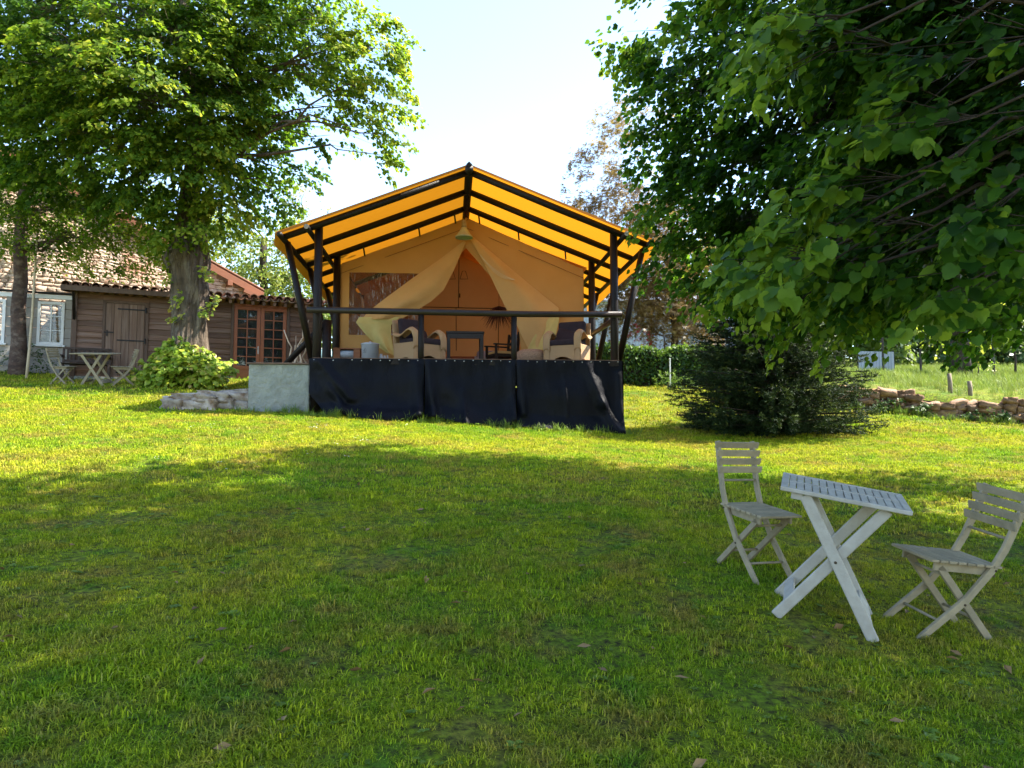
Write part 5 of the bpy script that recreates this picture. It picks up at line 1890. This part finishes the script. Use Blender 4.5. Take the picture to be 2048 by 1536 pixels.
# ---------------------------------------------------------------- near tree on the right, its boughs over the lawn
RB = Vector((9.6, 6.2, 0))
RB.z = g(RB.x, RB.y)
rl = []  # colour base raised on some low lobes to paint in sunlit leaves
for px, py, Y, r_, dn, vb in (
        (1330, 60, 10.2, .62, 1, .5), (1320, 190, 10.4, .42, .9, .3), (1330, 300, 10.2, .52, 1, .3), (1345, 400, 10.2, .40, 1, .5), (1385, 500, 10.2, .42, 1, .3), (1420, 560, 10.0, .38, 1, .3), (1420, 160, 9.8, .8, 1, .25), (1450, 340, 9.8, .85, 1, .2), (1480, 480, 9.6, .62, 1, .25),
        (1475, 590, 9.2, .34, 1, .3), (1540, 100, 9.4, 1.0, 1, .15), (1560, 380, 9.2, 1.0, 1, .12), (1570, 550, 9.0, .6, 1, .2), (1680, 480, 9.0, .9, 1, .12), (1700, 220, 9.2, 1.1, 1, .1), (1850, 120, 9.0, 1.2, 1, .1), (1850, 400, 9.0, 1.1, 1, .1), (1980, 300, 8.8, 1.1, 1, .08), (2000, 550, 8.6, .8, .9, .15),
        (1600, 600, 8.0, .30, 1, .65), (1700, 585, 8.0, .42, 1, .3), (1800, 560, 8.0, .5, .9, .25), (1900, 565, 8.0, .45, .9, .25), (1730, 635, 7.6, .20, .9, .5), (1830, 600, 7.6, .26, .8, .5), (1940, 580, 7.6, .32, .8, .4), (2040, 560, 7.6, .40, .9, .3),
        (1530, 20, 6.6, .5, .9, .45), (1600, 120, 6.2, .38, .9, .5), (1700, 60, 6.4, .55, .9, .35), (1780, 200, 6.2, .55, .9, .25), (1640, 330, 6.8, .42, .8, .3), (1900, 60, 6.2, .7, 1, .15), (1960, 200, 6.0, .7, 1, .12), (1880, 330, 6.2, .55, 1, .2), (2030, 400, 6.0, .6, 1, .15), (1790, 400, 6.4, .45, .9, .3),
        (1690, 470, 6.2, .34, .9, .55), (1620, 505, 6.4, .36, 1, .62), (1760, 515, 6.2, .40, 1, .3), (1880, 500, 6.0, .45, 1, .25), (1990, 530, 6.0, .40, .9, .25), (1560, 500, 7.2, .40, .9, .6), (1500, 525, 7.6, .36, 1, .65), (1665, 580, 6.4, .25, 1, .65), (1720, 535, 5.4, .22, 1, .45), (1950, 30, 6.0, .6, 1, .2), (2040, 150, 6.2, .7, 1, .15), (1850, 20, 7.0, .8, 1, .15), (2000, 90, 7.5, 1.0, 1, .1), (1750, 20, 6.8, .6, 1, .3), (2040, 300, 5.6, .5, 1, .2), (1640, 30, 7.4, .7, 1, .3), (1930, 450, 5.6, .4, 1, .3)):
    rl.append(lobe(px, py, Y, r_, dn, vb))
# close boughs with big leaves
rn = []
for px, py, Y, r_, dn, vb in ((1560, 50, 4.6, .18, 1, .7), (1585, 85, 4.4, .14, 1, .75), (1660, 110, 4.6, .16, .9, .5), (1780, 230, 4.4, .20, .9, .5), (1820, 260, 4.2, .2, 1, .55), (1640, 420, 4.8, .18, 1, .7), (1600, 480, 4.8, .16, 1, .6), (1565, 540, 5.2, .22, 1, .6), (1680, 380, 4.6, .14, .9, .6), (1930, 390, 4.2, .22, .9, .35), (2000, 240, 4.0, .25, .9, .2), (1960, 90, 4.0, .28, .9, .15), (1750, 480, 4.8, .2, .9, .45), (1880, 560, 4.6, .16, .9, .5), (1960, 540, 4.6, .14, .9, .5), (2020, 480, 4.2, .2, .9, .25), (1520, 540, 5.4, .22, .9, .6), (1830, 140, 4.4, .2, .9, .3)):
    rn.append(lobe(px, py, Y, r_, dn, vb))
# the rest of the crown: above and beyond the picture
ro = []
for x, y, h, r_ in ((9.6, 6, 8.5, 2.6), (7.5, 4, 8.6, 2.4), (6.2, 7, 8.8, 2.4), (7.4, 9.2, 8.4, 2.2), (10.5, 8.6, 7.5, 2.2), (4.8, 5.2, 8.4, 2.0), (3.9, 8.2, 9.0, 1.9), (5.2, 10.0, 8.8, 1.8), (3.0, 6.4, 8.9, 1.7), (4.2, 3.0, 7.8, 1.9), (6.8, 1.6, 7.0, 2.0), (9.6, 2.6, 6.6, 2.2), (11.8, 5, 7, 2.4), (9.6, 6.2, 11, 2.2), (7.0, 6.4, 11, 2.0), (5.4, 8.0, 10.9, 1.7), (5.0, 4.4, 10.4, 1.7), (8.2, 8.6, 10.6, 1.8), (2.6, 3.6, 8.2, 1.4), (7.4, -.6, 7.0, 2.0), (4.8, .6, 7.2, 1.8), (10.5, 0, 6.0, 2.0), (2.8, 1.2, 8.0, 1.5), (5.6, -2.2, 7.0, 2.0), (8.6, 4.4, 5.6, 1.6), (6.9, 6.0, 6.6, 1.4), (6.9, 8.2, 6.6, 1.3), (3.5, 1.5, 9, 1.6), (1.5, 2.6, 9.6, 1.4), (3.5, -1.2, 8.5, 1.7), (1.4, .2, 9.6, 1.4), (8, -3, 7, 2.0), (4.6, 2.2, 9.6, 1.6), (2.4, 5, 10, 1.4), (7, 3.4, 7.6, 1.9), (6, 2.4, 7.0, 1.6), (8.6, 3.6, 9, 2.0), (5.6, 3.6, 9, 1.6), (8.2, 1.6, 8.2, 1.8)):
    ro.append((Vector((x, y, g(x, y) + h)), (r_, r_, r_ * .72), 1, .15))
for k, (lb, shape, nl, per, sz) in enumerate(((rl, LEAF_MID, 34, 54, .115),)):
    pass
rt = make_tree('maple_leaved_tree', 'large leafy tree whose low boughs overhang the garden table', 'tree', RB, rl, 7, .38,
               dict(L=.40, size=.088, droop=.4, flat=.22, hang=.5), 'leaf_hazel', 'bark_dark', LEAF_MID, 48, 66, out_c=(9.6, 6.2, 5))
# outer crown, same tree
rbv = np.array(RB)
Cs = [lobe_points(c_, r_, int(20 * (r_[0] * r_[1] * r_[2]) ** (2 / 3)), .35) for c_, r_, _, _ in ro]
C = np.concatenate([q_[0] for q_ in Cs])
O = np.concatenate([q_[1] for q_ in Cs]) * np.array([1, 1, .4])
P, D, N, sz, v = sprays(C, O, 34, .75, .20, .4, .25, .4, np.full(len(C), .2))
# keep the sky over the tent clear: drop whatever of this upper crown would reach into the open view
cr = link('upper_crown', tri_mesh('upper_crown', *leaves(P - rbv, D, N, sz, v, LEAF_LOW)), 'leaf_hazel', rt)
cr['kind'] = 'stuff'
for c_, r_, _, _ in ro[::2]:
    j = RB + Vector((0, 0, random.uniform(3, 6.5)))
    pl = bend(j, c_, .06, 6, .1)
    MB().tube([p_ - RB for p_ in pl], [.13 * (1 - .12 * i) for i in range(7)], 7).build('limb', 'bark_dark', rt, True)
# near boughs: leaves big enough to pick apart are parts of their own
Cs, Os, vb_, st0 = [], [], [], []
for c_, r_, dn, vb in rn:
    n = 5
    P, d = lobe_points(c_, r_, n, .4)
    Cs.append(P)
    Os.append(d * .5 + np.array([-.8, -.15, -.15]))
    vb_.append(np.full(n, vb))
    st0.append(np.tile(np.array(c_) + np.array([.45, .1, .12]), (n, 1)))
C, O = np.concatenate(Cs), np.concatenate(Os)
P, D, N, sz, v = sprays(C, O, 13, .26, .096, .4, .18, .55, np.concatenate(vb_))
N += np.array([-.15, -.5, 0])
order = rng.permutation(len(P))
fm = bpy.data.meshes.new('leaf')
LV, LF = LEAF_FINE
lms = []
for k in range(6):
    cu = LV.copy()
    cu[:, 2] += -.18 * (k % 3) * cu[:, 1] ** 2 + .06 * np.sin(cu[:, 0] * 9 + k)
    me = tri_mesh('leaf', cu, LF, np.full(len(LF), .18 + .14 * k))
    me.materials.append(MATS['leaf_hazel'])
    lms.append(me)
for i in order[:290]:
    t_ = Vector(nz(D[i:i + 1])[0])
    b_ = t_.cross(Vector(N[i])).normalized()
    n_ = b_.cross(t_)
    mt = Matrix((b_, t_, n_)).transposed().to_4x4()
    o = bpy.data.objects.new('leaf', lms[min(5, int(v[i] * 6))])
    COL.objects.link(o)
    o.parent = rt
    o.matrix_local = Matrix.Translation(Vector(P[i] - rbv)) @ mt @ Matrix.Diagonal((sz[i], sz[i], sz[i], 1))
rest = order[290:]
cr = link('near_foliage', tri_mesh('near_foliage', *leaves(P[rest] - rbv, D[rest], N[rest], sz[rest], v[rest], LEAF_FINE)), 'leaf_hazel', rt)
cr['kind'] = 'stuff'
V, F = twig_mesh(np.concatenate(st0) - rbv, C + nz(O) * .2 - rbv, .006)
tg = link('twig_mass', tri_mesh('twig_mass', V, F), 'bark_dark', rt)
tg['kind'] = 'stuff'
for k, (c_, r_, dn, vb) in enumerate(rn):
    e_ = Vector(c_) + Vector((.45, .1, .12))
    s_ = e_ + Vector((2.2, .9, .9))
    MB().tube([p_ - RB for p_ in bend(s_, e_, .05, 5, .05)], [.022, .019, .016, .013, .010, .007], 6).build('bough', 'bark_dark', rt, True)

# ---------------------------------------------------------------- dry-stone wall
wl = thing('dry_stone_wall', 'low tumbled dry stone wall of rusty stones holding the meadow', 'stone wall', (WALL_A[0], WALL_A[1], g(*WALL_A)), 0)
wo = Vector(wl.location)
wd_ = Vector((WALL_B[0] - WALL_A[0], WALL_B[1] - WALL_A[1], 0))
WL = wd_.length
wd_.normalize()
wn_ = Vector((wd_.y, -wd_.x, 0))            # towards the lawn
sms = [rock(90 + i, (1, 1, 1), 2, .25) for i in range(10)]
ang = math.atan2(wd_.y, wd_.x)
for r_ in range(5):
    s = random.uniform(0, .2)
    while s < 5.6:
        w_ = random.uniform(.17, .42)
        h = random.uniform(.10, .17)
        q = Vector((WALL_A[0], WALL_A[1], 0)) + wd_ * (s + w_ / 2)
        gl_ = g(q.x + wn_.x * .35, q.y + wn_.y * .35)
        top = .50 + .10 * math.sin(s * 2.1) + .06 * math.sin(s * 5.3)
        z = .03 + r_ * .125
        if z < top:
            p_ = q + wn_ * (.16 - .05 * r_ / 2 + random.uniform(-.05, .05))
            e = link('stone', sms[random.randrange(10)], 'wall_stone', wl, loc=(p_.x - wo.x, p_.y - wo.y, gl_ + z + random.uniform(-.02, .02) - wo.z))
            e.scale = (w_ * 1.08, random.uniform(.25, .36), h * 1.15)
            e.rotation_euler = (R(random.uniform(-14, 14)), R(random.uniform(-14, 14)), ang + R(random.uniform(-14, 14)))
        s += w_ * .96
mb = MB()
mb.grid(lambda u, v: (Vector((WALL_A[0], WALL_A[1], 0)) + wd_ * (u * 5.6) + wn_ * (.10 - .1 * v) - Vector((wo.x, wo.y, wo.z)) + Vector((0, 0, g(*(np.array(WALL_A) + np.array([wd_.x, wd_.y]) * u * 5.6 + np.array([wn_.x, wn_.y]) * .35)) + v * .42))), 30, 2)
mb.build('wall_core', 'wall_earth', wl, True)
# ivy on the wall
cs = []
for s, z, r_ in ((1.2, .22, .45), (1.9, .15, .35), (2.9, .12, .3), (3.6, .2, .35), (4.3, .15, .4), (5.0, .2, .3), (.5, .2, .3)):
    q = Vector((WALL_A[0], WALL_A[1], 0)) + wd_ * s + wn_ * .30
    P, d = lobe_points((q.x, q.y, g(q.x, q.y) + z), (r_, .10, r_ * .5), int(40 * r_ / .35), .1)
    cs.append(P)
C = np.concatenate(cs)
P, D, N, sz, v = sprays(C, np.tile(np.array(wn_), (len(C), 1)) + rng.normal(0, .4, C.shape), 9, .12, .06, .4, .3, .5, np.full(len(C), .15))
iv = link('ivy', tri_mesh('ivy', *leaves(P - np.array(wo), D, N, sz, v, LEAF_LOW)), 'leaf_hedge', wl)
iv['kind'] = 'stuff'

# ---------------------------------------------------------------- meadow furniture
for k, (px, py, Y, h, lab) in enumerate(((1900, 785, 18.6, .50, 'short grey wooden stake behind the stone wall, the taller of two'), (1940, 790, 18.2, .36, 'stubby grey wooden stake behind the stone wall, the shorter of two'))):
    q = gpos(px, py, Y)
    o = MB().tube([(0, 0, -.2), (.01, 0, h * .5), (.0, .01, h)], [.055, .052, .048], 9).build('wooden_stake', 'stake', None, True, loc=q)
    tag(o, lab, 'stake', 'stakes behind the wall')
for k, (px, Y, h) in enumerate(((1767, 30, 1.35), (1842, 30, 1.0), (1905, 30, 1.3), (1988, 30, 1.3))):
    q = gpos(px, 745, Y)
    o = MB().box((0, 0, h / 2), (.07, .07, h + .3)).build('fence_post', 'steel_post', None, loc=q, bevel=.005)
    if k in (0, 2):
        o2 = MB().box((-.22 * (1 if k == 0 else 1), 0, h - .02), (.45, .05, .05)).build('arm', 'steel_post', o)
    tag(o, ['dark meadow post with side arm next to the grey metal sheet', 'short dark meadow post in open grass', 'dark meadow post with side arm touching the field tree trunk', 'plain dark meadow post beyond the field tree'][k], 'post', 'dark posts in the meadow')
q = gpos(1755, 748, 31)
gs = thing('metal_sheet_stack', 'pale grey corrugated metal screen standing in the meadow', 'screen', q, R(8))
mb = MB()
for k in range(24):
    mb.box((-.8 + k * .067, .02 * (k % 2), .45), (.067, .03, 1.0))
mb.build('corrugated_sheet', 'barn_sheet', gs)
for x in (-.8, .8):
    MB().box((x, .08, .45), (.06, .06, 1.1)).build('support', 'steel_post', gs)

far_tree('field_tree', 'meadow tree with thick dark trunk and sunny low crown', 1925, 30,
         [lobe(1925, 640, 30, 1.8, .8, .45, rz=.9), lobe(1830, 600, 30, 1.6, .8, .5, rz=1.1), lobe(2020, 590, 30, 1.8, .8, .55, rz=1.2), lobe(1900, 520, 30, 2.0, .7, .5, rz=1.4), lobe(1780, 540, 31, 1.4, .7, .45), lobe(2080, 480, 31, 1.8, .7, .5), lobe(1960, 420, 31, 1.8, .7, .5)], 'leaf_fresh', .34, LEAF_LOW, .20, .8, 30, 9)
far_tree('young_field_tree', 'small dark round tree on a thin stem in the meadow', 2035, 34,
         [lobe(2040, 690, 34, .8, 1.0, .1, rz=.6), lobe(2020, 670, 34, .6, 1.0, .1, rz=.5)], 'leaf_hedge', .06, LEAF_LOW, .14, .5, 26, 22)
far_tree('bushy_field_shrub', 'loose yellow green shrub beside the field tree trunk', 1960, 27,
         [lobe(1962, 728, 27, .45, .8, .4, rz=.5)], 'leaf_bush', .03, LEAF_LOW, .07, .3, 20, 30)
for k, (px, Y, z_, r_, lab) in enumerate(((1480, 44, 560, 3.6, 'broad green tree closing the view behind the conifer'), (1680, 47, 520, 4.0, 'tall green tree far beyond the meadow screen'), (1850, 52, 600, 3.8, 'pale green tree on the far meadow edge behind the field tree'), (2060, 50, 600, 4.2, 'rounded blue green tree on the far right meadow edge'), (1350, 48, 600, 3.2, 'green tree rising behind the metal barn'))):
    far_tree('hedgerow_tree', lab, px, Y, [lobe(px, z_, Y, r_, .8, .4), lobe(px - 60, z_ + 60, Y - 1, r_ * .7, .8, .3), lobe(px + 70, z_ + 70, Y - 1, r_ * .7, .8, .4), lobe(px, z_ + 110, Y - 1, r_ * .8, .8, .3), lobe(px - 70, z_ + 130, Y - 2, r_ * .6, .9, .2), lobe(px + 70, z_ + 130, Y - 2, r_ * .6, .9, .25)], 'leaf_far', .3, LEAF_LOW, .36, 1.3, 30, 10, group='trees along the far hedgerow')

# ---------------------------------------------------------------- grass
def blade(mb, x, y, h, w_, a, lean, curl=.5):
    dx, dy = math.cos(a), math.sin(a)
    px_, py_ = -dy * w_ / 2, dx * w_ / 2
    m1 = (x + dx * lean * h * .35, y + dy * lean * h * .35, h * .55)
    m2 = (x + dx * lean * h, y + dy * lean * h, h * max(.25, 1 - curl * lean * .5))
    mb.add([(x - px_, y - py_, -.01), (x + px_, y + py_, -.01), (m1[0] + px_ * .8, m1[1] + py_ * .8, m1[2]), (m1[0] - px_ * .8, m1[1] - py_ * .8, m1[2]), m2], [(0, 1, 2, 3), (3, 2, 4)])


def proto(name, mat, build):
    mb = MB()
    build(mb)
    me = mb.mesh(name)
    if mat == 'grass_blade':
        tv = np.repeat(rng.random(len(me.polygons) // 2), 2)
        me.attributes.new('v', 'FLOAT', 'FACE').data.foreach_set('value', tv.astype(np.float32))
    me.materials.append(MATS[mat])
    return bpy.data.objects.new(name, me)


def tuft(n, r_, h0, h1, w_, lean=.8):
    def f(mb):
        for _ in range(n):
            a, q_ = random.uniform(0, 6.283), r_ * math.sqrt(random.random())
            b_ = random.uniform(0, 6.283)
            blade(mb, q_ * math.cos(b_), q_ * math.sin(b_), random.uniform(h0, h1), w_ * random.uniform(.7, 1.2), a, random.uniform(.15, lean))
    return f


def rosette(n, L, w_):
    def f(mb):
        for k in range(n):
            a = 6.283 * k / n + random.uniform(-.3, .3)
            l_ = L * random.uniform(.7, 1.1)
            dx, dy = math.cos(a), math.sin(a)
            mb.add([(0, 0, .005), (dx * l_ * .5 - dy * w_, dy * l_ * .5 + dx * w_, l_ * .38), (dx * l_, dy * l_, l_ * .30), (dx * l_ * .5 + dy * w_, dy * l_ * .5 - dx * w_, l_ * .38)], [(0, 3, 2, 1)])
    return f


def daisy(mb):
    for k in range(3):
        x, y, h = random.uniform(-.06, .06), random.uniform(-.06, .06), random.uniform(.035, .06)
        mb.add([(x + .010 * math.cos(6.283 * i / 6), y + .010 * math.sin(6.283 * i / 6), h) for i in range(6)], [tuple(range(6))])


def coll(name, objs):
    c_ = bpy.data.collections.new(name)
    for o in objs:
        c_.objects.link(o)
    return c_


def scatter(name, P, scale, collection, kind_label=None, tilt=.12):
    me = bpy.data.meshes.new(name)
    me.from_pydata([tuple(p_) for p_ in P], [], [])
    a = me.attributes.new('s', 'FLOAT', 'POINT')
    a.data.foreach_set('value', np.asarray(scale, np.float32))
    r_ = me.attributes.new('r', 'FLOAT_VECTOR', 'POINT')
    rot = np.stack([rng.normal(0, tilt, len(P)), rng.normal(0, tilt, len(P)), rng.uniform(0, 6.283, len(P))], 1)
    r_.data.foreach_set('vector', rot.astype(np.float32).ravel())
    o = bpy.data.objects.new(name, me)
    COL.objects.link(o)
    ng = bpy.data.node_groups.new(name, 'GeometryNodeTree')
    ng.interface.new_socket('Geometry', in_out='INPUT', socket_type='NodeSocketGeometry')
    ng.interface.new_socket('Geometry', in_out='OUTPUT', socket_type='NodeSocketGeometry')
    gi, go = ng.nodes.new('NodeGroupInput'), ng.nodes.new('NodeGroupOutput')
    ci = ng.nodes.new('GeometryNodeCollectionInfo')
    ci.inputs['Collection'].default_value = collection
    ci.inputs['Separate Children'].default_value = True
    ci.inputs['Reset Children'].default_value = True
    ip = ng.nodes.new('GeometryNodeInstanceOnPoints')
    ip.inputs['Pick Instance'].default_value = True
    na = ng.nodes.new('GeometryNodeInputNamedAttribute')
    na.data_type = 'FLOAT'
    na.inputs['Name'].default_value = 's'
    nr_ = ng.nodes.new('GeometryNodeInputNamedAttribute')
    nr_.data_type = 'FLOAT_VECTOR'
    nr_.inputs['Name'].default_value = 'r'
    L = ng.links.new
    L(gi.outputs[0], ip.inputs['Points'])
    L(ci.outputs[0], ip.inputs['Instance'])
    L(nr_.outputs['Attribute'], ip.inputs['Rotation'])
    L(na.outputs['Attribute'], ip.inputs['Scale'])
    L(ip.outputs[0], go.inputs[0])
    q = o.modifiers.new('scatter', 'NODES')
    q.node_group = ng
    o['kind'] = 'stuff'
    return o


def field(n, y0, y1, power, margin=1.06):
    """points over the lawn, denser towards the house-side path of the eye (near)"""
    y = y0 + (y1 - y0) * rng.random(n) ** power
    x = (rng.random(n) * 2 - 1) * (y * .70 * margin + .4)
    return x, y


def keep_lawn(x, y):
    # not under the deck, the shed or in the meadow
    dx_, dy_ = x - T0.x, y - T0.y
    lx, ly = dx_ * EX.x + dy_ * EX.y, dx_ * EY.x + dy_ * EY.y
    m_ = ~((np.abs(lx) < 3.1) & (ly > -.1) & (ly < 8)) & ~((lx < -3.05) & (lx > -4.25) & (ly > .05) & (ly < 1.4))
    sx_, sy_ = (x - SH0.x) * SX.x + (y - SH0.y) * SX.y, (x - SH0.x) * SY.x + (y - SH0.y) * SY.y
    m_ &= ~((sx_ > -.1) & (sx_ < LEN) & (sy_ > -.1))
    dx_, dy_ = WALL_B - WALL_A
    s_ = ((x - WALL_A[0]) * -dy_ + (y - WALL_A[1]) * dx_) / math.hypot(dx_, dy_)
    m_ &= ~((s_ > -.3) & (x > 7.4))
    return m_


near_c = coll('tuft_near', [proto('tuft_%d' % k, 'grass_blade', tuft(36, .06, .008, .034, .0042, 2.4)) for k in range(6)])
mid_c = coll('tuft_mid', [proto('tuft_mid_%d' % k, 'grass_blade', tuft(32, .10, .014, .040, .008, 1.8)) for k in range(5)])
far_c = coll('tuft_far', [proto('tuft_far_%d' % k, 'grass_blade', tuft(30, .20, .03, .055, .016, 1.0)) for k in range(4)])
x, y = field(15000, 2.3, 7.5, 1.0)
m_ = keep_lawn(x, y)
x, y = x[m_], y[m_]
thin = np.sin(x * 2.3 + np.sin(y * 1.7) * 1.4) * np.sin(y * 2.9 + x) + .5 * np.sin(x * 6.1 - y * 4.3)
k_ = thin + rng.normal(0, .5, len(x)) > -1.25
x, y, thin = x[k_], y[k_], thin[k_]
gn = scatter('grass', np.stack([x, y, G(x, y)], 1), rng.uniform(.7, 1.25, len(x)) * (1 + .3 * thin), near_c)
gn['label'] = 'short mossy lawn grass in the shaded foreground'
x, y = field(22000, 6.8, 15.5, .75)
m_ = keep_lawn(x, y)
x, y = x[m_], y[m_]
gm = scatter('grass', np.stack([x, y, G(x, y)], 1), rng.uniform(.7, 1.3, len(x)), mid_c)
gm['label'] = 'sunlit mown lawn grass in front of the tent'
x, y = field(12000, 14, 27, .8)
m_ = keep_lawn(x, y)
x, y = x[m_], y[m_]
gf = scatter('grass', np.stack([x, y, G(x, y)], 1), rng.uniform(.6, 1.2, len(x)), far_c)
gf['label'] = 'mown lawn grass further up by the shed and hedge'

weed_c = coll('weed_protos', [proto('weed_%d' % k, 'weed', rosette(6 + k, .030 + .005 * k, .007 + .001 * k)) for k in range(4)])
x, y = field(4200, 2.3, 12, 1.0)
cl = np.sin(x * 1.3 + 2) * np.sin(y * 1.1 + x * .6) + rng.normal(0, .35, len(x))
m_ = keep_lawn(x, y) & (cl > .1)
x, y = x[m_], y[m_]
wd = scatter('weed', np.stack([x, y, G(x, y)], 1), rng.uniform(.35, 1.1, len(x)), weed_c)
wd['label'] = 'broad leaved lawn weeds scattered through the grass'
dz_c = coll('daisy_protos', [proto('daisy_%d' % k, 'daisy', daisy) for k in range(3)])
cx, cy = rng.uniform(-10, -2, 46), rng.uniform(8.5, 18, 46)
idx = rng.integers(0, 46, 170)
x, y = cx[idx] + rng.normal(0, .22, 170), cy[idx] + rng.normal(0, .22, 170)
m_ = keep_lawn(x, y)
x, y = x[m_], y[m_]
ds = scatter('daisy_patch', np.stack([x, y, G(x, y)], 1), rng.uniform(.7, 1.2, len(x)), dz_c)
ds['label'] = 'white daisies dotted over the sunny lawn'

dl_c = coll('dead_leaf_protos', [proto('dead_leaf_%d' % k, 'dead_leaf', lambda mb, k=k: mb.add([(0, -.03, .012), (.016, 0, .022), (0, .035, .014), (-.016, .002, .010 + .008 * k)], [(0, 1, 2, 3)])) for k in range(3)])
x, y = field(260, 2.3, 11, .9)
m_ = keep_lawn(x, y)
x, y = x[m_], y[m_]
dl = scatter('fallen_leaf', np.stack([x, y, G(x, y) + .012], 1), rng.uniform(.5, 1.2, len(x)), dl_c, tilt=.3)
dl['label'] = 'dry brown leaves fallen on the shaded lawn'

# ragged grass and weeds along the foot of the tarpaulin, block and stones
edge_c = coll('edge_tufts', [proto('edge_tuft_%d' % k, 'weed', tuft(16, .06, .08, .24, .010, .9)) for k in range(4)] + [proto('edge_weed', 'weed', rosette(7, .13, .02))])
u = rng.random(230)
lx = -4.4 + 7.7 * u
ly = np.where(lx < -3.1, .02, -.30) + rng.normal(-.06, .07, 230)
P = np.array([tuple(tw(a, b_, 0)) for a, b_ in zip(lx, ly)])
P[:, 2] = G(P[:, 0], P[:, 1])
ed = scatter('edge_grass', P, rng.uniform(.35, 1.15, 230), edge_c)
ed['label'] = 'untrimmed grass and weeds along the foot of the black tarpaulin'
# meadow grass behind the wall
mdw_c = coll('meadow_tufts', [proto('meadow_tuft_%d' % k, 'meadow_blade', tuft(22, .22, .25, .62, .018, .6)) for k in range(4)])
n = 9000
y = 15 + 30 * rng.random(n) ** .8
x = rng.uniform(7.5, 34, n)
dx_, dy_ = WALL_B - WALL_A
s_ = ((x - WALL_A[0]) * -dy_ + (y - WALL_A[1]) * dx_) / math.hypot(dx_, dy_)
m_ = (s_ > .15) & (x < y * .78)
x, y, s_ = x[m_], y[m_], s_[m_]
md = scatter('meadow_grass', np.stack([x, y, G(x, y)], 1), rng.uniform(.3, .8, len(x)) * np.clip(.4 + s_ / 6, .4, 1), mdw_c)
md['label'] = 'tall unmown meadow grass beyond the stone wall'
x = np.array([q_[0] for q_ in (WALL_A[0] + np.outer(rng.random(260) * 5.8, [wd_.x]))])
s_ = rng.random(260) * 5.8
x = WALL_A[0] + s_ * wd_.x + wn_.x * .42 + rng.normal(0, .06, 260)
y = WALL_A[1] + s_ * wd_.y + wn_.y * .42 + rng.normal(0, .06, 260)
we = scatter('edge_grass', np.stack([x, y, G(x, y)], 1), rng.uniform(.5, 1.2, 260), edge_c)
we['label'] = 'uncut grass along the foot of the dry stone wall'
